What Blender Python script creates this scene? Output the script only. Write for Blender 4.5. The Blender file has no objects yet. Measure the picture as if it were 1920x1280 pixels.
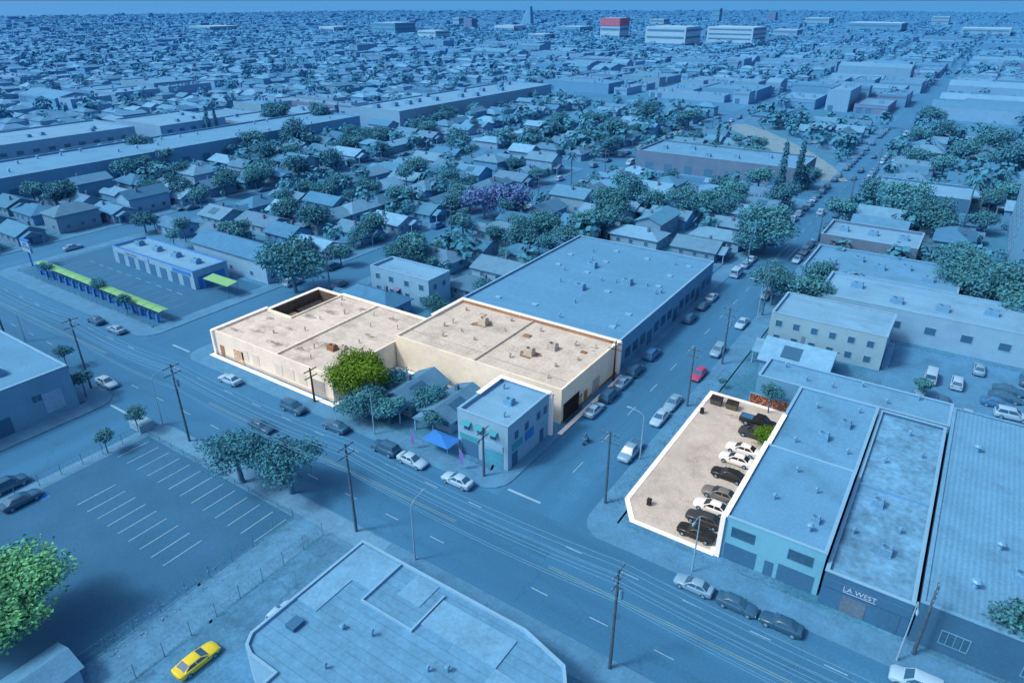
import bpy, bmesh, math, random
from mathutils import Vector, Matrix
R=random.Random(11)
S=bpy.context.scene; C=S.collection
PI=math.pi
# ------------------------------------------------------------------ camera frame and street grid
H=60.0; pt=math.atan(.5); cp,sp=math.cos(pt),math.sin(pt)
yaw=math.radians(33.8); ca,sa=math.cos(yaw),math.sin(yaw)
def P(u,v,z=0):
    s=(u-960)/1280; t=(v-640)/1280
    k=(H-z)/(sp+cp*t); X=s*k; Y=(cp-sp*t)*k
    return (ca*X-sa*Y, sa*X+ca*Y)
def proj(x,y,z=0):
    X=ca*x+sa*y; Y=-sa*x+ca*y
    d=Y*cp+(H-z)*sp
    if d<1: return (-9999,-9999,d)
    return (960+1280*X/d, 640+1280*((H-z)*cp-Y*sp)/d, d)
def inview(x,y,m=50):
    u,v,d=proj(x,y,2)
    return d>5 and -m<u<1920+m and v<1280+m
def where(x,y,z=1):
    u,v,d=proj(x,y,z)
    return "%d%% across and %d%% down the photo"%(round(min(99,max(1,u/19.2))),round(min(99,max(1,v/12.8))))
cam=bpy.data.cameras.new('camera'); co=bpy.data.objects.new('camera',cam); C.objects.link(co)
cam.lens=24; cam.sensor_width=36; cam.clip_start=1; cam.clip_end=200000
co.location=(0,0,H); co.rotation_euler=(PI/2-pt,0,yaw); S.camera=co
# ------------------------------------------------------------------ light
SEL=math.radians(49); sd=Vector((.62,.785,0)).normalized()
w=bpy.data.worlds.new('World'); S.world=w; w.use_nodes=True
nt=w.node_tree; bg=nt.nodes['Background']; sky=nt.nodes.new('ShaderNodeTexSky'); sky.sky_type='NISHITA'
sky.sun_disc=False; sky.sun_elevation=SEL; sky.sun_rotation=math.atan2(-sd.x,-sd.y); sky.air_density=1.2; sky.dust_density=5
nt.links.new(sky.outputs[0],bg.inputs[0]); bg.inputs[1].default_value=.15
sl=bpy.data.lights.new('sun','SUN'); sl.energy=2.05; sl.angle=math.radians(10.0); sl.color=(1,.975,.935)
so=bpy.data.objects.new('sun',sl); C.objects.link(so)
d=Vector((sd.x*math.cos(SEL),sd.y*math.cos(SEL),-math.sin(SEL)))
so.rotation_euler=d.to_track_quat('-Z','Y').to_euler(); so.location=(0,0,200)
S.view_settings.view_transform='Standard'
# ------------------------------------------------------------------ materials
def lin(c): return c/12.92 if c<=.04045 else ((c+.055)/1.055)**2.4
def srg(c): return c*12.92 if c<=.0031308 else 1.055*c**(1/2.4)-.055
BL=(.165,.54,.805)
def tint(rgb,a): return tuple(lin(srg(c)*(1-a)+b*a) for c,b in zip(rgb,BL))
hz=bpy.data.node_groups.new('Haze','ShaderNodeTree')  # aerial haze painted into base colours by distance from the origin
hz.interface.new_socket('Color',in_out='INPUT',socket_type='NodeSocketColor')
hz.interface.new_socket('Color',in_out='OUTPUT',socket_type='NodeSocketColor')
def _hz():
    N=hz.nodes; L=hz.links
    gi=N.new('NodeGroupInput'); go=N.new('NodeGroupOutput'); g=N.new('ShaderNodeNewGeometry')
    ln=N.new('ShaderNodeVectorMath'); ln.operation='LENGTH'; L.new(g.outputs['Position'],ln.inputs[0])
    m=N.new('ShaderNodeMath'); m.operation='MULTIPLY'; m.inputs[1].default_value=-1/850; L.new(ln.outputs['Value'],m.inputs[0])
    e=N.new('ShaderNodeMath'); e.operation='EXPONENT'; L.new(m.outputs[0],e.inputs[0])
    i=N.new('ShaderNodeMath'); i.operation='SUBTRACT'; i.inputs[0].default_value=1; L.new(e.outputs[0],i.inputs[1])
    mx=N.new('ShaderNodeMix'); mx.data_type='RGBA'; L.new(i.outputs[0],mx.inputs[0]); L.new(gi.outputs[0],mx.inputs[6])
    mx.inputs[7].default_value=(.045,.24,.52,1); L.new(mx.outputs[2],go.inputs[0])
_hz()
MATS={}
def mat(name,rgb,a=.63,rough=.9,var=.14,scale=.25,fine=3.0,seam=None,crack=None,stretch=None,wave=None,rgb2=None,objrand=0,spec=.2,metal=0,stain=0,haze=True):
    if name in MATS: return MATS[name]
    m=bpy.data.materials.new(name); m.use_nodes=True; N=m.node_tree.nodes; L=m.node_tree.links
    b=N['Principled BSDF']; b.inputs['Roughness'].default_value=rough; b.inputs['Specular IOR Level'].default_value=spec; b.inputs['Metallic'].default_value=metal
    c=tint(rgb,a) if a else rgb
    g=N.new('ShaderNodeNewGeometry'); pos=g.outputs['Position']
    if stretch:
        mp=N.new('ShaderNodeVectorMath'); mp.operation='MULTIPLY'; mp.inputs[1].default_value=stretch; L.new(pos,mp.inputs[0]); pos2=mp.outputs[0]
    else: pos2=pos
    n1=N.new('ShaderNodeTexNoise'); n1.inputs['Scale'].default_value=scale; n1.inputs['Detail'].default_value=4; L.new(pos2,n1.inputs['Vector'])
    n2=N.new('ShaderNodeTexNoise'); n2.inputs['Scale'].default_value=fine; n2.inputs['Detail'].default_value=2; L.new(pos,n2.inputs['Vector'])
    ad=N.new('ShaderNodeMath'); ad.operation='ADD'; L.new(n1.outputs['Fac'],ad.inputs[0]); L.new(n2.outputs['Fac'],ad.inputs[1])
    mr=N.new('ShaderNodeMapRange'); mr.inputs[1].default_value=.6; mr.inputs[2].default_value=1.4; mr.inputs[3].default_value=1-var*1.6; mr.inputs[4].default_value=1+var*1.6
    L.new(ad.outputs[0],mr.inputs[0]); f=mr.outputs[0]
    def mul(f,other):
        q=N.new('ShaderNodeMath'); q.operation='MULTIPLY'; L.new(f,q.inputs[0]); L.new(other,q.inputs[1]); return q.outputs[0]
    if objrand:
        oi=N.new('ShaderNodeObjectInfo'); r=N.new('ShaderNodeMapRange'); r.inputs[3].default_value=1-objrand; r.inputs[4].default_value=1+objrand; L.new(oi.outputs['Random'],r.inputs[0]); f=mul(f,r.outputs[0])
    if seam:
        bk=N.new('ShaderNodeTexBrick'); bk.inputs['Color1'].default_value=(1,1,1,1); bk.inputs['Color2'].default_value=(.93,.93,.93,1); bk.inputs['Mortar'].default_value=(seam[2],)*3+(1,)
        bk.inputs['Scale'].default_value=1; bk.inputs['Brick Width'].default_value=seam[0]; bk.inputs['Row Height'].default_value=seam[1]; bk.inputs['Mortar Size'].default_value=seam[3]; bk.inputs['Mortar Smooth'].default_value=.3
        L.new(pos,bk.inputs['Vector']); f=mul(f,bk.outputs['Color'])
    if crack:
        vo=N.new('ShaderNodeTexVoronoi'); vo.feature='DISTANCE_TO_EDGE'; vo.inputs['Scale'].default_value=crack[0]
        wn=N.new('ShaderNodeTexNoise'); wn.inputs['Scale'].default_value=.6; wn.inputs['Detail'].default_value=5; L.new(pos,wn.inputs['Vector'])
        va=N.new('ShaderNodeVectorMath'); va.operation='MULTIPLY_ADD'; va.inputs[1].default_value=(3,3,0); L.new(wn.outputs['Color'],va.inputs[0]); L.new(pos,va.inputs[2]); L.new(va.outputs[0],vo.inputs['Vector'])
        r=N.new('ShaderNodeMapRange'); r.inputs[1].default_value=0; r.inputs[2].default_value=crack[2]; r.inputs[3].default_value=crack[1]; r.inputs[4].default_value=1; L.new(vo.outputs['Distance'],r.inputs[0]); f=mul(f,r.outputs[0])
    if stain:
        sn=N.new('ShaderNodeTexNoise'); sn.inputs['Scale'].default_value=.16; sn.inputs['Detail'].default_value=6; sn.inputs['Roughness'].default_value=.65; L.new(pos,sn.inputs['Vector'])
        r=N.new('ShaderNodeMapRange'); r.inputs[1].default_value=.52; r.inputs[2].default_value=.72; r.inputs[3].default_value=1; r.inputs[4].default_value=1-stain; L.new(sn.outputs['Fac'],r.inputs[0]); f=mul(f,r.outputs[0])
    if wave:
        wv=N.new('ShaderNodeTexWave'); wv.bands_direction=wave[0]; wv.inputs['Scale'].default_value=wave[1]; L.new(pos,wv.inputs['Vector'])
        r=N.new('ShaderNodeMapRange'); r.inputs[3].default_value=wave[2]; r.inputs[4].default_value=1.05; L.new(wv.outputs['Fac'],r.inputs[0]); f=mul(f,r.outputs[0])
    base=None
    if rgb2:
        c2=tint(rgb2,a) if a else rgb2
        n3=N.new('ShaderNodeTexNoise'); n3.inputs['Scale'].default_value=scale*.6; n3.inputs['Detail'].default_value=6; L.new(pos,n3.inputs['Vector'])
        r=N.new('ShaderNodeMapRange'); r.inputs[1].default_value=.45; r.inputs[2].default_value=.56; L.new(n3.outputs['Fac'],r.inputs[0])
        mx=N.new('ShaderNodeMix'); mx.data_type='RGBA'; L.new(r.outputs[0],mx.inputs[0]); mx.inputs[6].default_value=(*c,1); mx.inputs[7].default_value=(*c2,1); base=mx.outputs[2]
    vs=N.new('ShaderNodeVectorMath'); vs.operation='SCALE'; L.new(f,vs.inputs['Scale'])
    if base: L.new(base,vs.inputs[0])
    else: vs.inputs[0].default_value=c
    out=vs.outputs[0]
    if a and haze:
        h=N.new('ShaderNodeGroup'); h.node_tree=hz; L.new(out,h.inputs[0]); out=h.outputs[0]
    L.new(out,b.inputs['Base Color'])
    MATS[name]=m; return m
M=mat
ASPH=M('asphalt',(.06,.06,.062),rough=.9,var=.16,scale=.5,fine=5,stretch=(.05,.6,1),crack=(.05,.86,.008))
ASPHY=M('asphalt_side_street',(.062,.062,.064),rough=.9,var=.16,scale=.5,fine=5,stretch=(.6,.05,1),crack=(.05,.86,.008))
LOTASPH=M('lot_asphalt',(.03,.031,.034),a=.57,var=.12,scale=.2,fine=4)
PAVE=M('pavement_concrete',(.24,.23,.22),var=.14,scale=.4,seam=(1.5,1.5,.88,.03),stain=.18)
PAVEL=M('pavement_pale',(.36,.35,.33),a=.6,var=.12,scale=.4,seam=(1.5,1.5,.88,.03),stain=.15)
YARD=M('yard_ground',(.17,.14,.11),var=.3,scale=.12,rgb2=(.08,.11,.05),stain=.25)
GROUND=M('city_ground',(.13,.12,.11),var=.3,scale=.03,fine=.4,rgb2=(.06,.075,.045))
DIRT=M('dirt',(.46,.36,.22),a=.42,var=.2,scale=.3,stain=.2)
WHITE=M('road_paint_white',(.62,.62,.6),a=.48,var=.18,fine=6)
YELL=M('road_paint_yellow',(.45,.34,.12),a=.55,var=.18,fine=6)
LINE=M('white_edging',(.9,.9,.9),a=0,var=.02)  # white of the drawn parcel outline, built as bands, caps and uprights
NROOFA=M('worn_beige_roof',(.56,.54,.50),a=0,var=.13,scale=.35,fine=2,seam=(9,1.0,.84,.03),stain=.38)
NROOFA2=M('pale_patched_roof',(.61,.585,.545),a=0,var=.11,scale=.25,fine=2,seam=(11,1.3,.9,.03),stain=.34)
NROOFB=M('pale_gravel_roof',(.55,.535,.495),a=0,var=.13,scale=.35,fine=2,seam=(1.0,11,.78,.03),stain=.34)
NWALL=M('cream_wall',(.80,.76,.65),a=0,var=.07,scale=.4,stain=.12)
NWALL2=M('pale_pink_wall',(.84,.78,.68),a=0,var=.08,scale=.4,stain=.15)
NBROWN=M('rusty_parapet',(.30,.19,.13),a=0,var=.2)
NDARK=M('dark_ironwork',(.03,.03,.032),a=0,var=.2)
NASPH=M('yard_asphalt',(.05,.05,.055),a=0,var=.2)
NCONC=M('lot_concrete',(.50,.475,.435),a=0,var=.12,scale=.3,fine=4,crack=(.14,.82,.009),stain=.28)
NMET=M('galvanised_metal',(.42,.41,.40),a=0,rough=.5,var=.15,spec=.4)
NRUST=M('rust',(.26,.15,.09),a=0,var=.3)
NWIN=M('bricked_up_opening',(.70,.65,.57),a=0,var=.08)
def wallm(n,c,**k): return M(n,c,var=.07,scale=.5,stain=.12,**k)
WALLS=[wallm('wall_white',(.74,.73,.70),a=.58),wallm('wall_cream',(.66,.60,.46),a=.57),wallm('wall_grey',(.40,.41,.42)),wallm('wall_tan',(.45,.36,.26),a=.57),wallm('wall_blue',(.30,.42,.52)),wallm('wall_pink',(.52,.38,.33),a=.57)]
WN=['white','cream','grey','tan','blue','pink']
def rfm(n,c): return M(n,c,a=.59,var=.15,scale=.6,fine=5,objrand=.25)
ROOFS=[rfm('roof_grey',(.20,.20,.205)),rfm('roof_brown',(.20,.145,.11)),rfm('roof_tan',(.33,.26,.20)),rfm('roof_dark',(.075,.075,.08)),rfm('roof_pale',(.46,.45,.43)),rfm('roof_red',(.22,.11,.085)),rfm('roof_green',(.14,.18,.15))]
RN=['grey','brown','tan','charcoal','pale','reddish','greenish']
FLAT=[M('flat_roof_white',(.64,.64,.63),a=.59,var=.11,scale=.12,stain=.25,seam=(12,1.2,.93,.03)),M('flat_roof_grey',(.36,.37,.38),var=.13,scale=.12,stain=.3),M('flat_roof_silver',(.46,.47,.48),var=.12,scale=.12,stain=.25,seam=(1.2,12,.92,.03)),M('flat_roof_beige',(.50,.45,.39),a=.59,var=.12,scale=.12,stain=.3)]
CROOF=M('blue_grey_membrane_roof',(.33,.35,.37),var=.08,scale=.08,fine=1.2,seam=(30,2.0,.95,.02),stain=.14)
TRIM=M('trim_white',(.72,.72,.70),a=.58,var=.05)
DARKT=M('dark_trim',(.05,.05,.055),a=.54,var=.1)
GLASS=M('window_glass',(.03,.035,.04),a=.46,rough=.15,var=.2,spec=.5)
GLASSN=M('window_glass_plain',(.025,.028,.03),a=0,rough=.12,var=.2,spec=.5)
METAL=M('roof_metal',(.46,.47,.48),rough=.5,var=.15,spec=.4)
WOOD=M('weathered_wood',(.09,.06,.045),a=.4,var=.25,scale=2)
WOODN=M('pole_wood_brown',(.09,.05,.03),a=0,var=.2)
LAMPM=M('lamp_steel',(.62,.62,.61),a=.5,rough=.5,var=.05)
WIRE=M('wire_grey',(.22,.22,.22),a=.55,var=.05)
BRICK=M('brick_red',(.30,.11,.08),a=.54,var=.15,seam=(.8,.3,.75,.03))
TURQ=M('turquoise_paint',(.36,.70,.70),a=.52,var=.05,stain=.08)
NAVY=M('navy_paint',(.05,.07,.11),a=.51,var=.08)
AWN=M('lime_canopy_fabric',(.36,.64,.05),a=.34,var=.08)
AWNB=M('blue_canopy_fabric',(.03,.16,.62),a=.4,var=.08)
REDP=M('red_paint',(.50,.08,.08),a=.5,var=.08)
GRNP=M('green_paint',(.05,.36,.24),a=.5,var=.08)
PURP=M('purple_banner',(.35,.10,.45),a=.45,var=.08)
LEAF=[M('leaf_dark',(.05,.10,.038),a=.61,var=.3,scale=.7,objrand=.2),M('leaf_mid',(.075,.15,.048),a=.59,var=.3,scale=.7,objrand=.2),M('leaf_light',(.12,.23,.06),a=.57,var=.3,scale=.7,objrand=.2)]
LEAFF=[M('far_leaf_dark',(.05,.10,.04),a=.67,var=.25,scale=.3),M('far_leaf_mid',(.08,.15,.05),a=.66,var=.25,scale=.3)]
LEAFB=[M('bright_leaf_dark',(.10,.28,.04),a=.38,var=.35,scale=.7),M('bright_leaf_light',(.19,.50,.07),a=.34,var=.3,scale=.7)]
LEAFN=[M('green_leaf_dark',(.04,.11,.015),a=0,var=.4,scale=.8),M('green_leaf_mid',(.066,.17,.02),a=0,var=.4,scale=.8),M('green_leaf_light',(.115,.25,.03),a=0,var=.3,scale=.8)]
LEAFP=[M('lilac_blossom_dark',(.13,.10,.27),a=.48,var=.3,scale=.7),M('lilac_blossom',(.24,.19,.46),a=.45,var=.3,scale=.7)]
BARK=M('bark',(.10,.08,.06),a=.53,var=.2)
BARKN=M('bark_plain',(.09,.06,.04),a=0,var=.2)
# ------------------------------------------------------------------ mesh helper
ORG={}
class MB:
    def __init__(s): s.v=[];s.f=[];s.m=[]
    def add(s,vs,fs,mi=0):
        n=len(s.v); s.v+=[tuple(q) for q in vs]; s.f+=[tuple(n+i for i in f) for f in fs]; s.m+=[mi]*len(fs); return s
    def box(s,x0,x1,y0,y1,z0,z1,mi=0):
        return s.add([(x0,y0,z0),(x1,y0,z0),(x1,y1,z0),(x0,y1,z0),(x0,y0,z1),(x1,y0,z1),(x1,y1,z1),(x0,y1,z1)],[(0,3,2,1),(4,5,6,7),(0,1,5,4),(1,2,6,5),(2,3,7,6),(3,0,4,7)],mi)
    def poly(s,pts,z,mi=0): return s.add([(a,b,z) for a,b in pts],[tuple(range(len(pts)))],mi)
    def prism(s,pts,z0,z1,mi=0):
        n=len(pts); return s.add([(a,b,z0) for a,b in pts]+[(a,b,z1) for a,b in pts],[tuple(range(n,2*n))]+[(i,(i+1)%n,n+(i+1)%n,n+i) for i in range(n)],mi)
    def ring(s,po,pi,z0,z1,mi=0):
        n=len(po)
        return s.add([(a,b,z0) for a,b in po]+[(a,b,z1) for a,b in po]+[(a,b,z1) for a,b in pi]+[(a,b,z0) for a,b in pi],
          [(i,(i+1)%n,n+(i+1)%n,n+i) for i in range(n)]+[(n+i,n+(i+1)%n,2*n+(i+1)%n,2*n+i) for i in range(n)]+[(2*n+i,2*n+(i+1)%n,3*n+(i+1)%n,3*n+i) for i in range(n)],mi)
    def tube(s,pts,r,n=6,mi=0,cap=True):
        pts=[Vector(q) for q in pts]; rs=r if isinstance(r,(list,tuple)) else [r]*len(pts); vs=[];fs=[]
        for i,q in enumerate(pts):
            t=(pts[min(i+1,len(pts)-1)]-pts[max(i-1,0)]).normalized()
            a=t.cross(Vector((0,0,1)) if abs(t.z)<.9 else Vector((1,0,0))).normalized(); b=t.cross(a)
            for k in range(n):
                an=2*PI*k/n; vs.append(q+(a*math.cos(an)+b*math.sin(an))*rs[i])
        for i in range(len(pts)-1):
            for k in range(n): fs.append((i*n+k,i*n+(k+1)%n,(i+1)*n+(k+1)%n,(i+1)*n+k))
        if cap: fs+=[tuple(range(n)),tuple(range((len(pts)-1)*n,len(pts)*n))]
        return s.add(vs,fs,mi)
    def build(s,name,mats,parent=None,smooth=False):
        me=bpy.data.meshes.new(name); o0=ORG.get(parent.name,(0,0,0)) if parent else (0,0,0)
        me.from_pydata([(a-o0[0],b-o0[1],c-o0[2]) for a,b,c in s.v],[],s.f)
        for m in (mats if isinstance(mats,(list,tuple)) else [mats]): me.materials.append(m)
        me.polygons.foreach_set('material_index',s.m)
        if smooth: me.polygons.foreach_set('use_smooth',[True]*len(s.f))
        me.update(); o=bpy.data.objects.new(name,me); C.objects.link(o)
        if parent: o.parent=parent
        ORG[o.name]=o0; return o
def thing(name,label,cat,loc=(0,0,0),rz=0,group=None):
    o=bpy.data.objects.new(name,None); C.objects.link(o); o.location=loc; o.rotation_euler=(0,0,rz)
    o.empty_display_size=.3
    o['label']=label; o['category']=cat
    if group: o['group']=group
    ORG[o.name]=tuple(loc); return o
def tag(o,label,cat,group=None,kind=None):
    if label: o['label']=label
    if cat: o['category']=cat
    if group: o['group']=group
    if kind: o['kind']=kind
    return o
def struct(o): o['kind']='structure'; return o
KIDS={}
PROTO={}
def dup(root,loc,rz,label,group=None,over=None,only=None,scale=None,cat=None):
    def cpy(o,par):
        c=o.copy(); C.objects.link(c)
        if par: c.parent=par
        b=o.name.split('.')[0]
        if over and b in over:
            for sl_ in c.material_slots: sl_.link='OBJECT'; sl_.material=over[b]
        for ch in KIDS.get(o.name,()):
            if only and ch.name.split('.')[0] not in only: continue
            cpy(ch,c)
        return c
    r=cpy(root,None); r.location=loc; r.rotation_euler=(0,0,rz); r['label']=label
    if group: r['group']=group
    if cat: r['category']=cat
    if scale: r.scale=scale
    return r
def snap(root):
    KIDS[root.name]=[o for o in PROTO[root.name] if o.parent==root]
    for o in KIDS[root.name]:
        KIDS[o.name]=[q for q in PROTO[root.name] if q.parent==o]
def inset(poly,d):
    n=len(poly); out=[]
    for i in range(n):
        p0=Vector(poly[i-1]);p1=Vector(poly[i]);p2=Vector(poly[(i+1)%n])
        e1=(p1-p0).normalized();e2=(p2-p1).normalized()
        n1=Vector((-e1.y,e1.x));n2=Vector((-e2.y,e2.x)); b=(n1+n2); q=b.length_squared
        out.append(tuple(p1+b*(2*d/q)) if q>1e-6 else tuple(p1+n1*d))
    return out
def rect(x0,x1,y0,y1): return [(x0,y0),(x1,y0),(x1,y1),(x0,y1)]
RES=[]
def building(name,label,cat,poly,h,wm,rm,par=.6,cap=None,group=None,reserve=True,z0=0):
    xs=[a for a,b in poly];ys=[b for a,b in poly]
    if reserve: RES.append((min(xs)-.5,max(xs)+.5,min(ys)-.5,max(ys)+.5))
    t=thing(name,label,cat,((min(xs)+max(xs))/2,(min(ys)+max(ys))/2,0),group=group)
    inn=inset(poly,.3); b=MB()
    b.ring(poly,inn,z0,h+par); b.build('wall',wm,t)
    MB().poly(inset(poly,.28),h).build('roof',rm,t)
    if cap: MB().ring(inset(poly,-.06),inset(poly,.36),h+par+.003,h+par+.09).build('coping',cap,t)
    return t
def bxf(b,face,pos,a0,a1,o0,o1,z0,z1):
    if face=='S': b.box(a0,a1,pos-o1,pos-o0,z0,z1)
    elif face=='N': b.box(a0,a1,pos+o0,pos+o1,z0,z1)
    elif face=='E': b.box(pos+o0,pos+o1,a0,a1,z0,z1)
    else: b.box(pos-o1,pos-o0,a0,a1,z0,z1)
def window(t,face,pos,a0,a1,z0,z1,fm=None,gm=None,mull=0):
    fm=fm or TRIM; gm=gm or GLASS; b=MB(); e=.09
    bxf(b,face,pos,a0,a1,.004,.07,z0,z0+e); bxf(b,face,pos,a0,a1,.004,.07,z1-e,z1)
    bxf(b,face,pos,a0,a0+e,.004,.07,z0+e,z1-e); bxf(b,face,pos,a1-e,a1,.004,.07,z0+e,z1-e)
    for i in range(mull):
        c=a0+(a1-a0)*(i+1)/(mull+1); bxf(b,face,pos,c-.03,c+.03,.004,.06,z0+e,z1-e)
    f=b.build('window',fm,t); b=MB(); bxf(b,face,pos,a0+e,a1-e,.006,.03,z0+e,z1-e); b.build('pane',gm,f); return f
def panel(t,face,pos,a0,a1,z0,z1,m,name,o1=.06):
    b=MB(); bxf(b,face,pos,a0,a1,.004,o1,z0,z1); return b.build(name,m,t)
def vent(t,x,y,z,m=None,r=.22,h=.7):
    b=MB(); b.tube([(x,y,z+.002),(x,y,z+h)],r*.6,8); b.tube([(x,y,z+h),(x,y,z+h+.22)],[r*1.2,r*.7],8); b.build('roof_vent',m or METAL,t)
def hvac(t,x,y,z,m=None,sx=1.1,sy=.8,h=1.0):
    m=m or METAL; b=MB()
    b.box(x-sx*1.15,x+sx*1.15,y-sy*1.15,y+sy*1.15,z+.002,z+.14); b.box(x-sx,x+sx,y-sy,y+sy,z+.14,z+h); b.tube([(x-sx*.4,y,z+h),(x-sx*.4,y,z+h+.16)],min(sx,sy)*.55,10); b.box(x+sx*.35,x+sx*.9,y-sy*.6,y+sy*.6,z+h,z+h+.3)
    u=b.build('rooftop_unit',m,t)
    b=MB(); b.tube([(x-sx*.4,y,z+h+.161),(x-sx*.4,y,z+h+.19)],min(sx,sy)*.42,10); b.build('fan_grille',DARKT if m is METAL else NDARK,u)
def skylight(t,x,y,z,m=None,s=.7):
    b=MB(); b.box(x-s,x+s,y-s*.7,y+s*.7,z+.002,z+.22); f=b.build('skylight',m or TRIM,t)
def bxp(t,name,m,*q): return MB().box(*q).build(name,m,t)
def blot(x,y,r,asp,n=18):
    o=[]; ph=[R.random()*6.28 for _ in range(3)]
    for k in range(n):
        a=2*PI*k/n; q=r*(1+.22*math.sin(2*a+ph[0])+.2*math.sin(3*a+ph[1])+.16*math.sin(5*a+ph[2])); o.append((x+q*math.cos(a),y+q*asp*math.sin(a)))
    return o
# ------------------------------------------------------------------ ground, roads, blocks
b=MB(); rings=[0,120,300,800,2500,9000,90000]
for i in range(len(rings)-1):
    for k in range(24):
        a0,a1=2*PI*k/24,2*PI*(k+1)/24
        q=[(rings[i]*math.cos(a0),rings[i]*math.sin(a0),0),(rings[i+1]*math.cos(a0),rings[i+1]*math.sin(a0),0),(rings[i+1]*math.cos(a1),rings[i+1]*math.sin(a1),0),(rings[i]*math.cos(a1),rings[i]*math.sin(a1),0)]
        if i==0: b.add([q[0],q[1],q[2]],[(0,1,2)])
        else: b.add(q,[(0,1,2,3)])
struct(b.build('ground',GROUND))
mainroad=struct(MB().poly(rect(-700,160,45.2,60),.008).build('main_road',ASPH))
SIDE=[(-42.5,-30.3,60,1700),(-127.5,-115,60,1700),(-206,-194,60,1700),(-109.5,-97.5,-60,45.2),(48,60,300,1700)]
roads=[struct(MB().poly(rect(*r),.004).build('side_road',ASPHY)) for r in SIDE]
for k in list(range(-12,-2))+list(range(2,7)):
    x=-36.4+85*k; struct(MB().poly(rect(x-5,x+5,434,1600),.006).build('side_road',ASPHY))
struct(MB().poly(rect(-206,-42.5,243,253),.012).build('cross_road',ASPH))
struct(MB().poly(rect(-600,300,420,432),.012).build('cross_road',ASPH))
struct(MB().poly(rect(-206,-109.5,-60,45.2),.002).build('block_floor',PAVE))
def rr(x0,x1,y0,y1,r=3.5):
    o=[]
    for cx,cy,a in ((x1-r,y0+r,-90),(x1-r,y1-r,0),(x0+r,y1-r,90),(x0+r,y0+r,180)):
        for k in range(5):
            an=math.radians(a+k*22.5); o.append((cx+r*math.cos(an),cy+r*math.sin(an)))
    return o
BLK=[(-115,-42.5,60,243),(-194,-127.5,60,243),(-262,-206,60,300),(-30.3,70,60,420),(-97.5,140,-60,45.2),(-260,-109.5,-60,45.2),(-115,-42.5,253,420),(-194,-127.5,253,420)]
for q in BLK:
    struct(MB().prism(rr(*q),0,.13).build('pavement',PAVE))
    struct(MB().poly(inset(rr(*q),3.9),.136).build('yard_ground',YARD))
def sheet(name,poly,m,z=.142): return struct(MB().poly(poly,z).build(name,m))
arc=[(-94+3.2*math.cos(math.radians(a)),41.8+3.2*math.sin(math.radians(a))) for a in (180,165,150,135,120,105,90)]
sheet('pale_pavement',[(-97.2,-5)]+arc+[(-48,45.0),(-48,42.2),(-95.2,42.2),(-95.6,41.8),(-95.6,-5)],PAVEL,.1395)
b=MB()
for x0,x1 in ((-700,-128),(-96,-44),(-30,160)):
    for yy in (52.45,52.75): b.poly(rect(x0,x1,yy,yy+.13),.014)
b.build('centre_line',YELL,mainroad)
b=MB()
for yy in (56.6,48.7):
    x=-420
    while x<120:
        if not(-44<x<-30 or -127<x<-113): b.poly(rect(x,x+2.2,yy,yy+.13),.014)
        x+=7.5
b.poly(rect(-42,-36.8,61.6,62.0),.013); b.poly(rect(-120.8,-115.4,61.6,62.0),.013); b.poly(rect(-109,-103.6,43,43.4),.013)
b.build('lane_dashes',WHITE,mainroad)
b=MB()
for y in range(70,400,9): b.poly(rect(-36.5,-36.37,y,y+3),.010)
b.build('lane_dashes',WHITE,roads[0])
for i,(x,y) in enumerate(((-36,57.5),(-62,49.5),(-20,50.5),(-90,55))):
    b=MB(); b.tube([(x,y,.004),(x,y,.018)],.42,14); b.build('manhole_cover',DARKT,mainroad)
PATCHR=M('asphalt_patch',(.045,.046,.048),a=.61,var=.15); PATCHL=M('asphalt_patch_pale',(.082,.082,.082),var=.15)
for i,(x0,x1,y0,y1) in enumerate(((-70,-48,46.0,47.6),(-28,-8,47.2,48.2),(-12,8,57.2,58.4),(-42,-31,53.4,55.4),(-104,-92,57.3,59.2),(-83,-76,50,51.4),(-36,-33,64,80),(-40.5,-38.6,95,118))):
    struct(MB().poly(rect(x0,x1,y0,y1),.0125+i*.0001).build('road_patch',PATCHR if i%2 else PATCHL))
# lower left parking lot
lot=sheet('parking_lot',rect(-95,-62,-6,41.5),LOTASPH)
b=MB()
for i in range(13): b.poly(rect(-93.6+i*2.6,-93.48+i*2.6,35.8,40.7),.148)
for i in range(9): b.poly(rect(-87.6+i*2.45,-87.48+i*2.45,27.2,32.3),.148)
for i in range(6): b.poly(rect(-93.6+i*2.6,-93.48+i*2.6,9,14),.148)
b.build('stall_paint',WHITE,lot)
b=MB(); b.poly(rect(-93.6,-92.4,25.0,26.1),.148); b.build('disabled_bay_symbol',AWNB,lot)
sheet('dirt_path',rect(-61.6,-56.3,0,41.3),M('pale_dirt',(.25,.225,.20),var=.18,scale=.5,stain=.3))
sheet('concrete_yard',rect(-55.9,-41.6,0,41.3),M('yard_concrete',(.20,.195,.18),var=.18,scale=.4,stain=.35,crack=(.15,.75,.02)))
cwl=sheet('car_wash_lot',rect(-189,-131,64.5,91),LOTASPH)
b=MB()
for i in range(14): b.poly(rect(-184+i*3.6,-183.9+i*3.6,72,76),.147)
b.build('bay_paint',YELL,cwl)
b=MB()
for i in range(10): b.poly(rect(-182+i*4.2,-179.8+i*4.2,77.5,77.65),.147)
b.build('arrow_paint',WHITE,cwl)
sheet('rear_car_park',rect(-78,-46.5,150.5,163),ASPH)
sheet('right_car_park',rect(-3.8,26,113.5,140),M('worn_lot',(.2,.2,.2),var=.15,scale=.3,stain=.3))
VP_=[P(u,v) for u,v in ((1372,234),(1408,246),(1450,266),(1490,288),(1522,312),(1548,340))]
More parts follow.
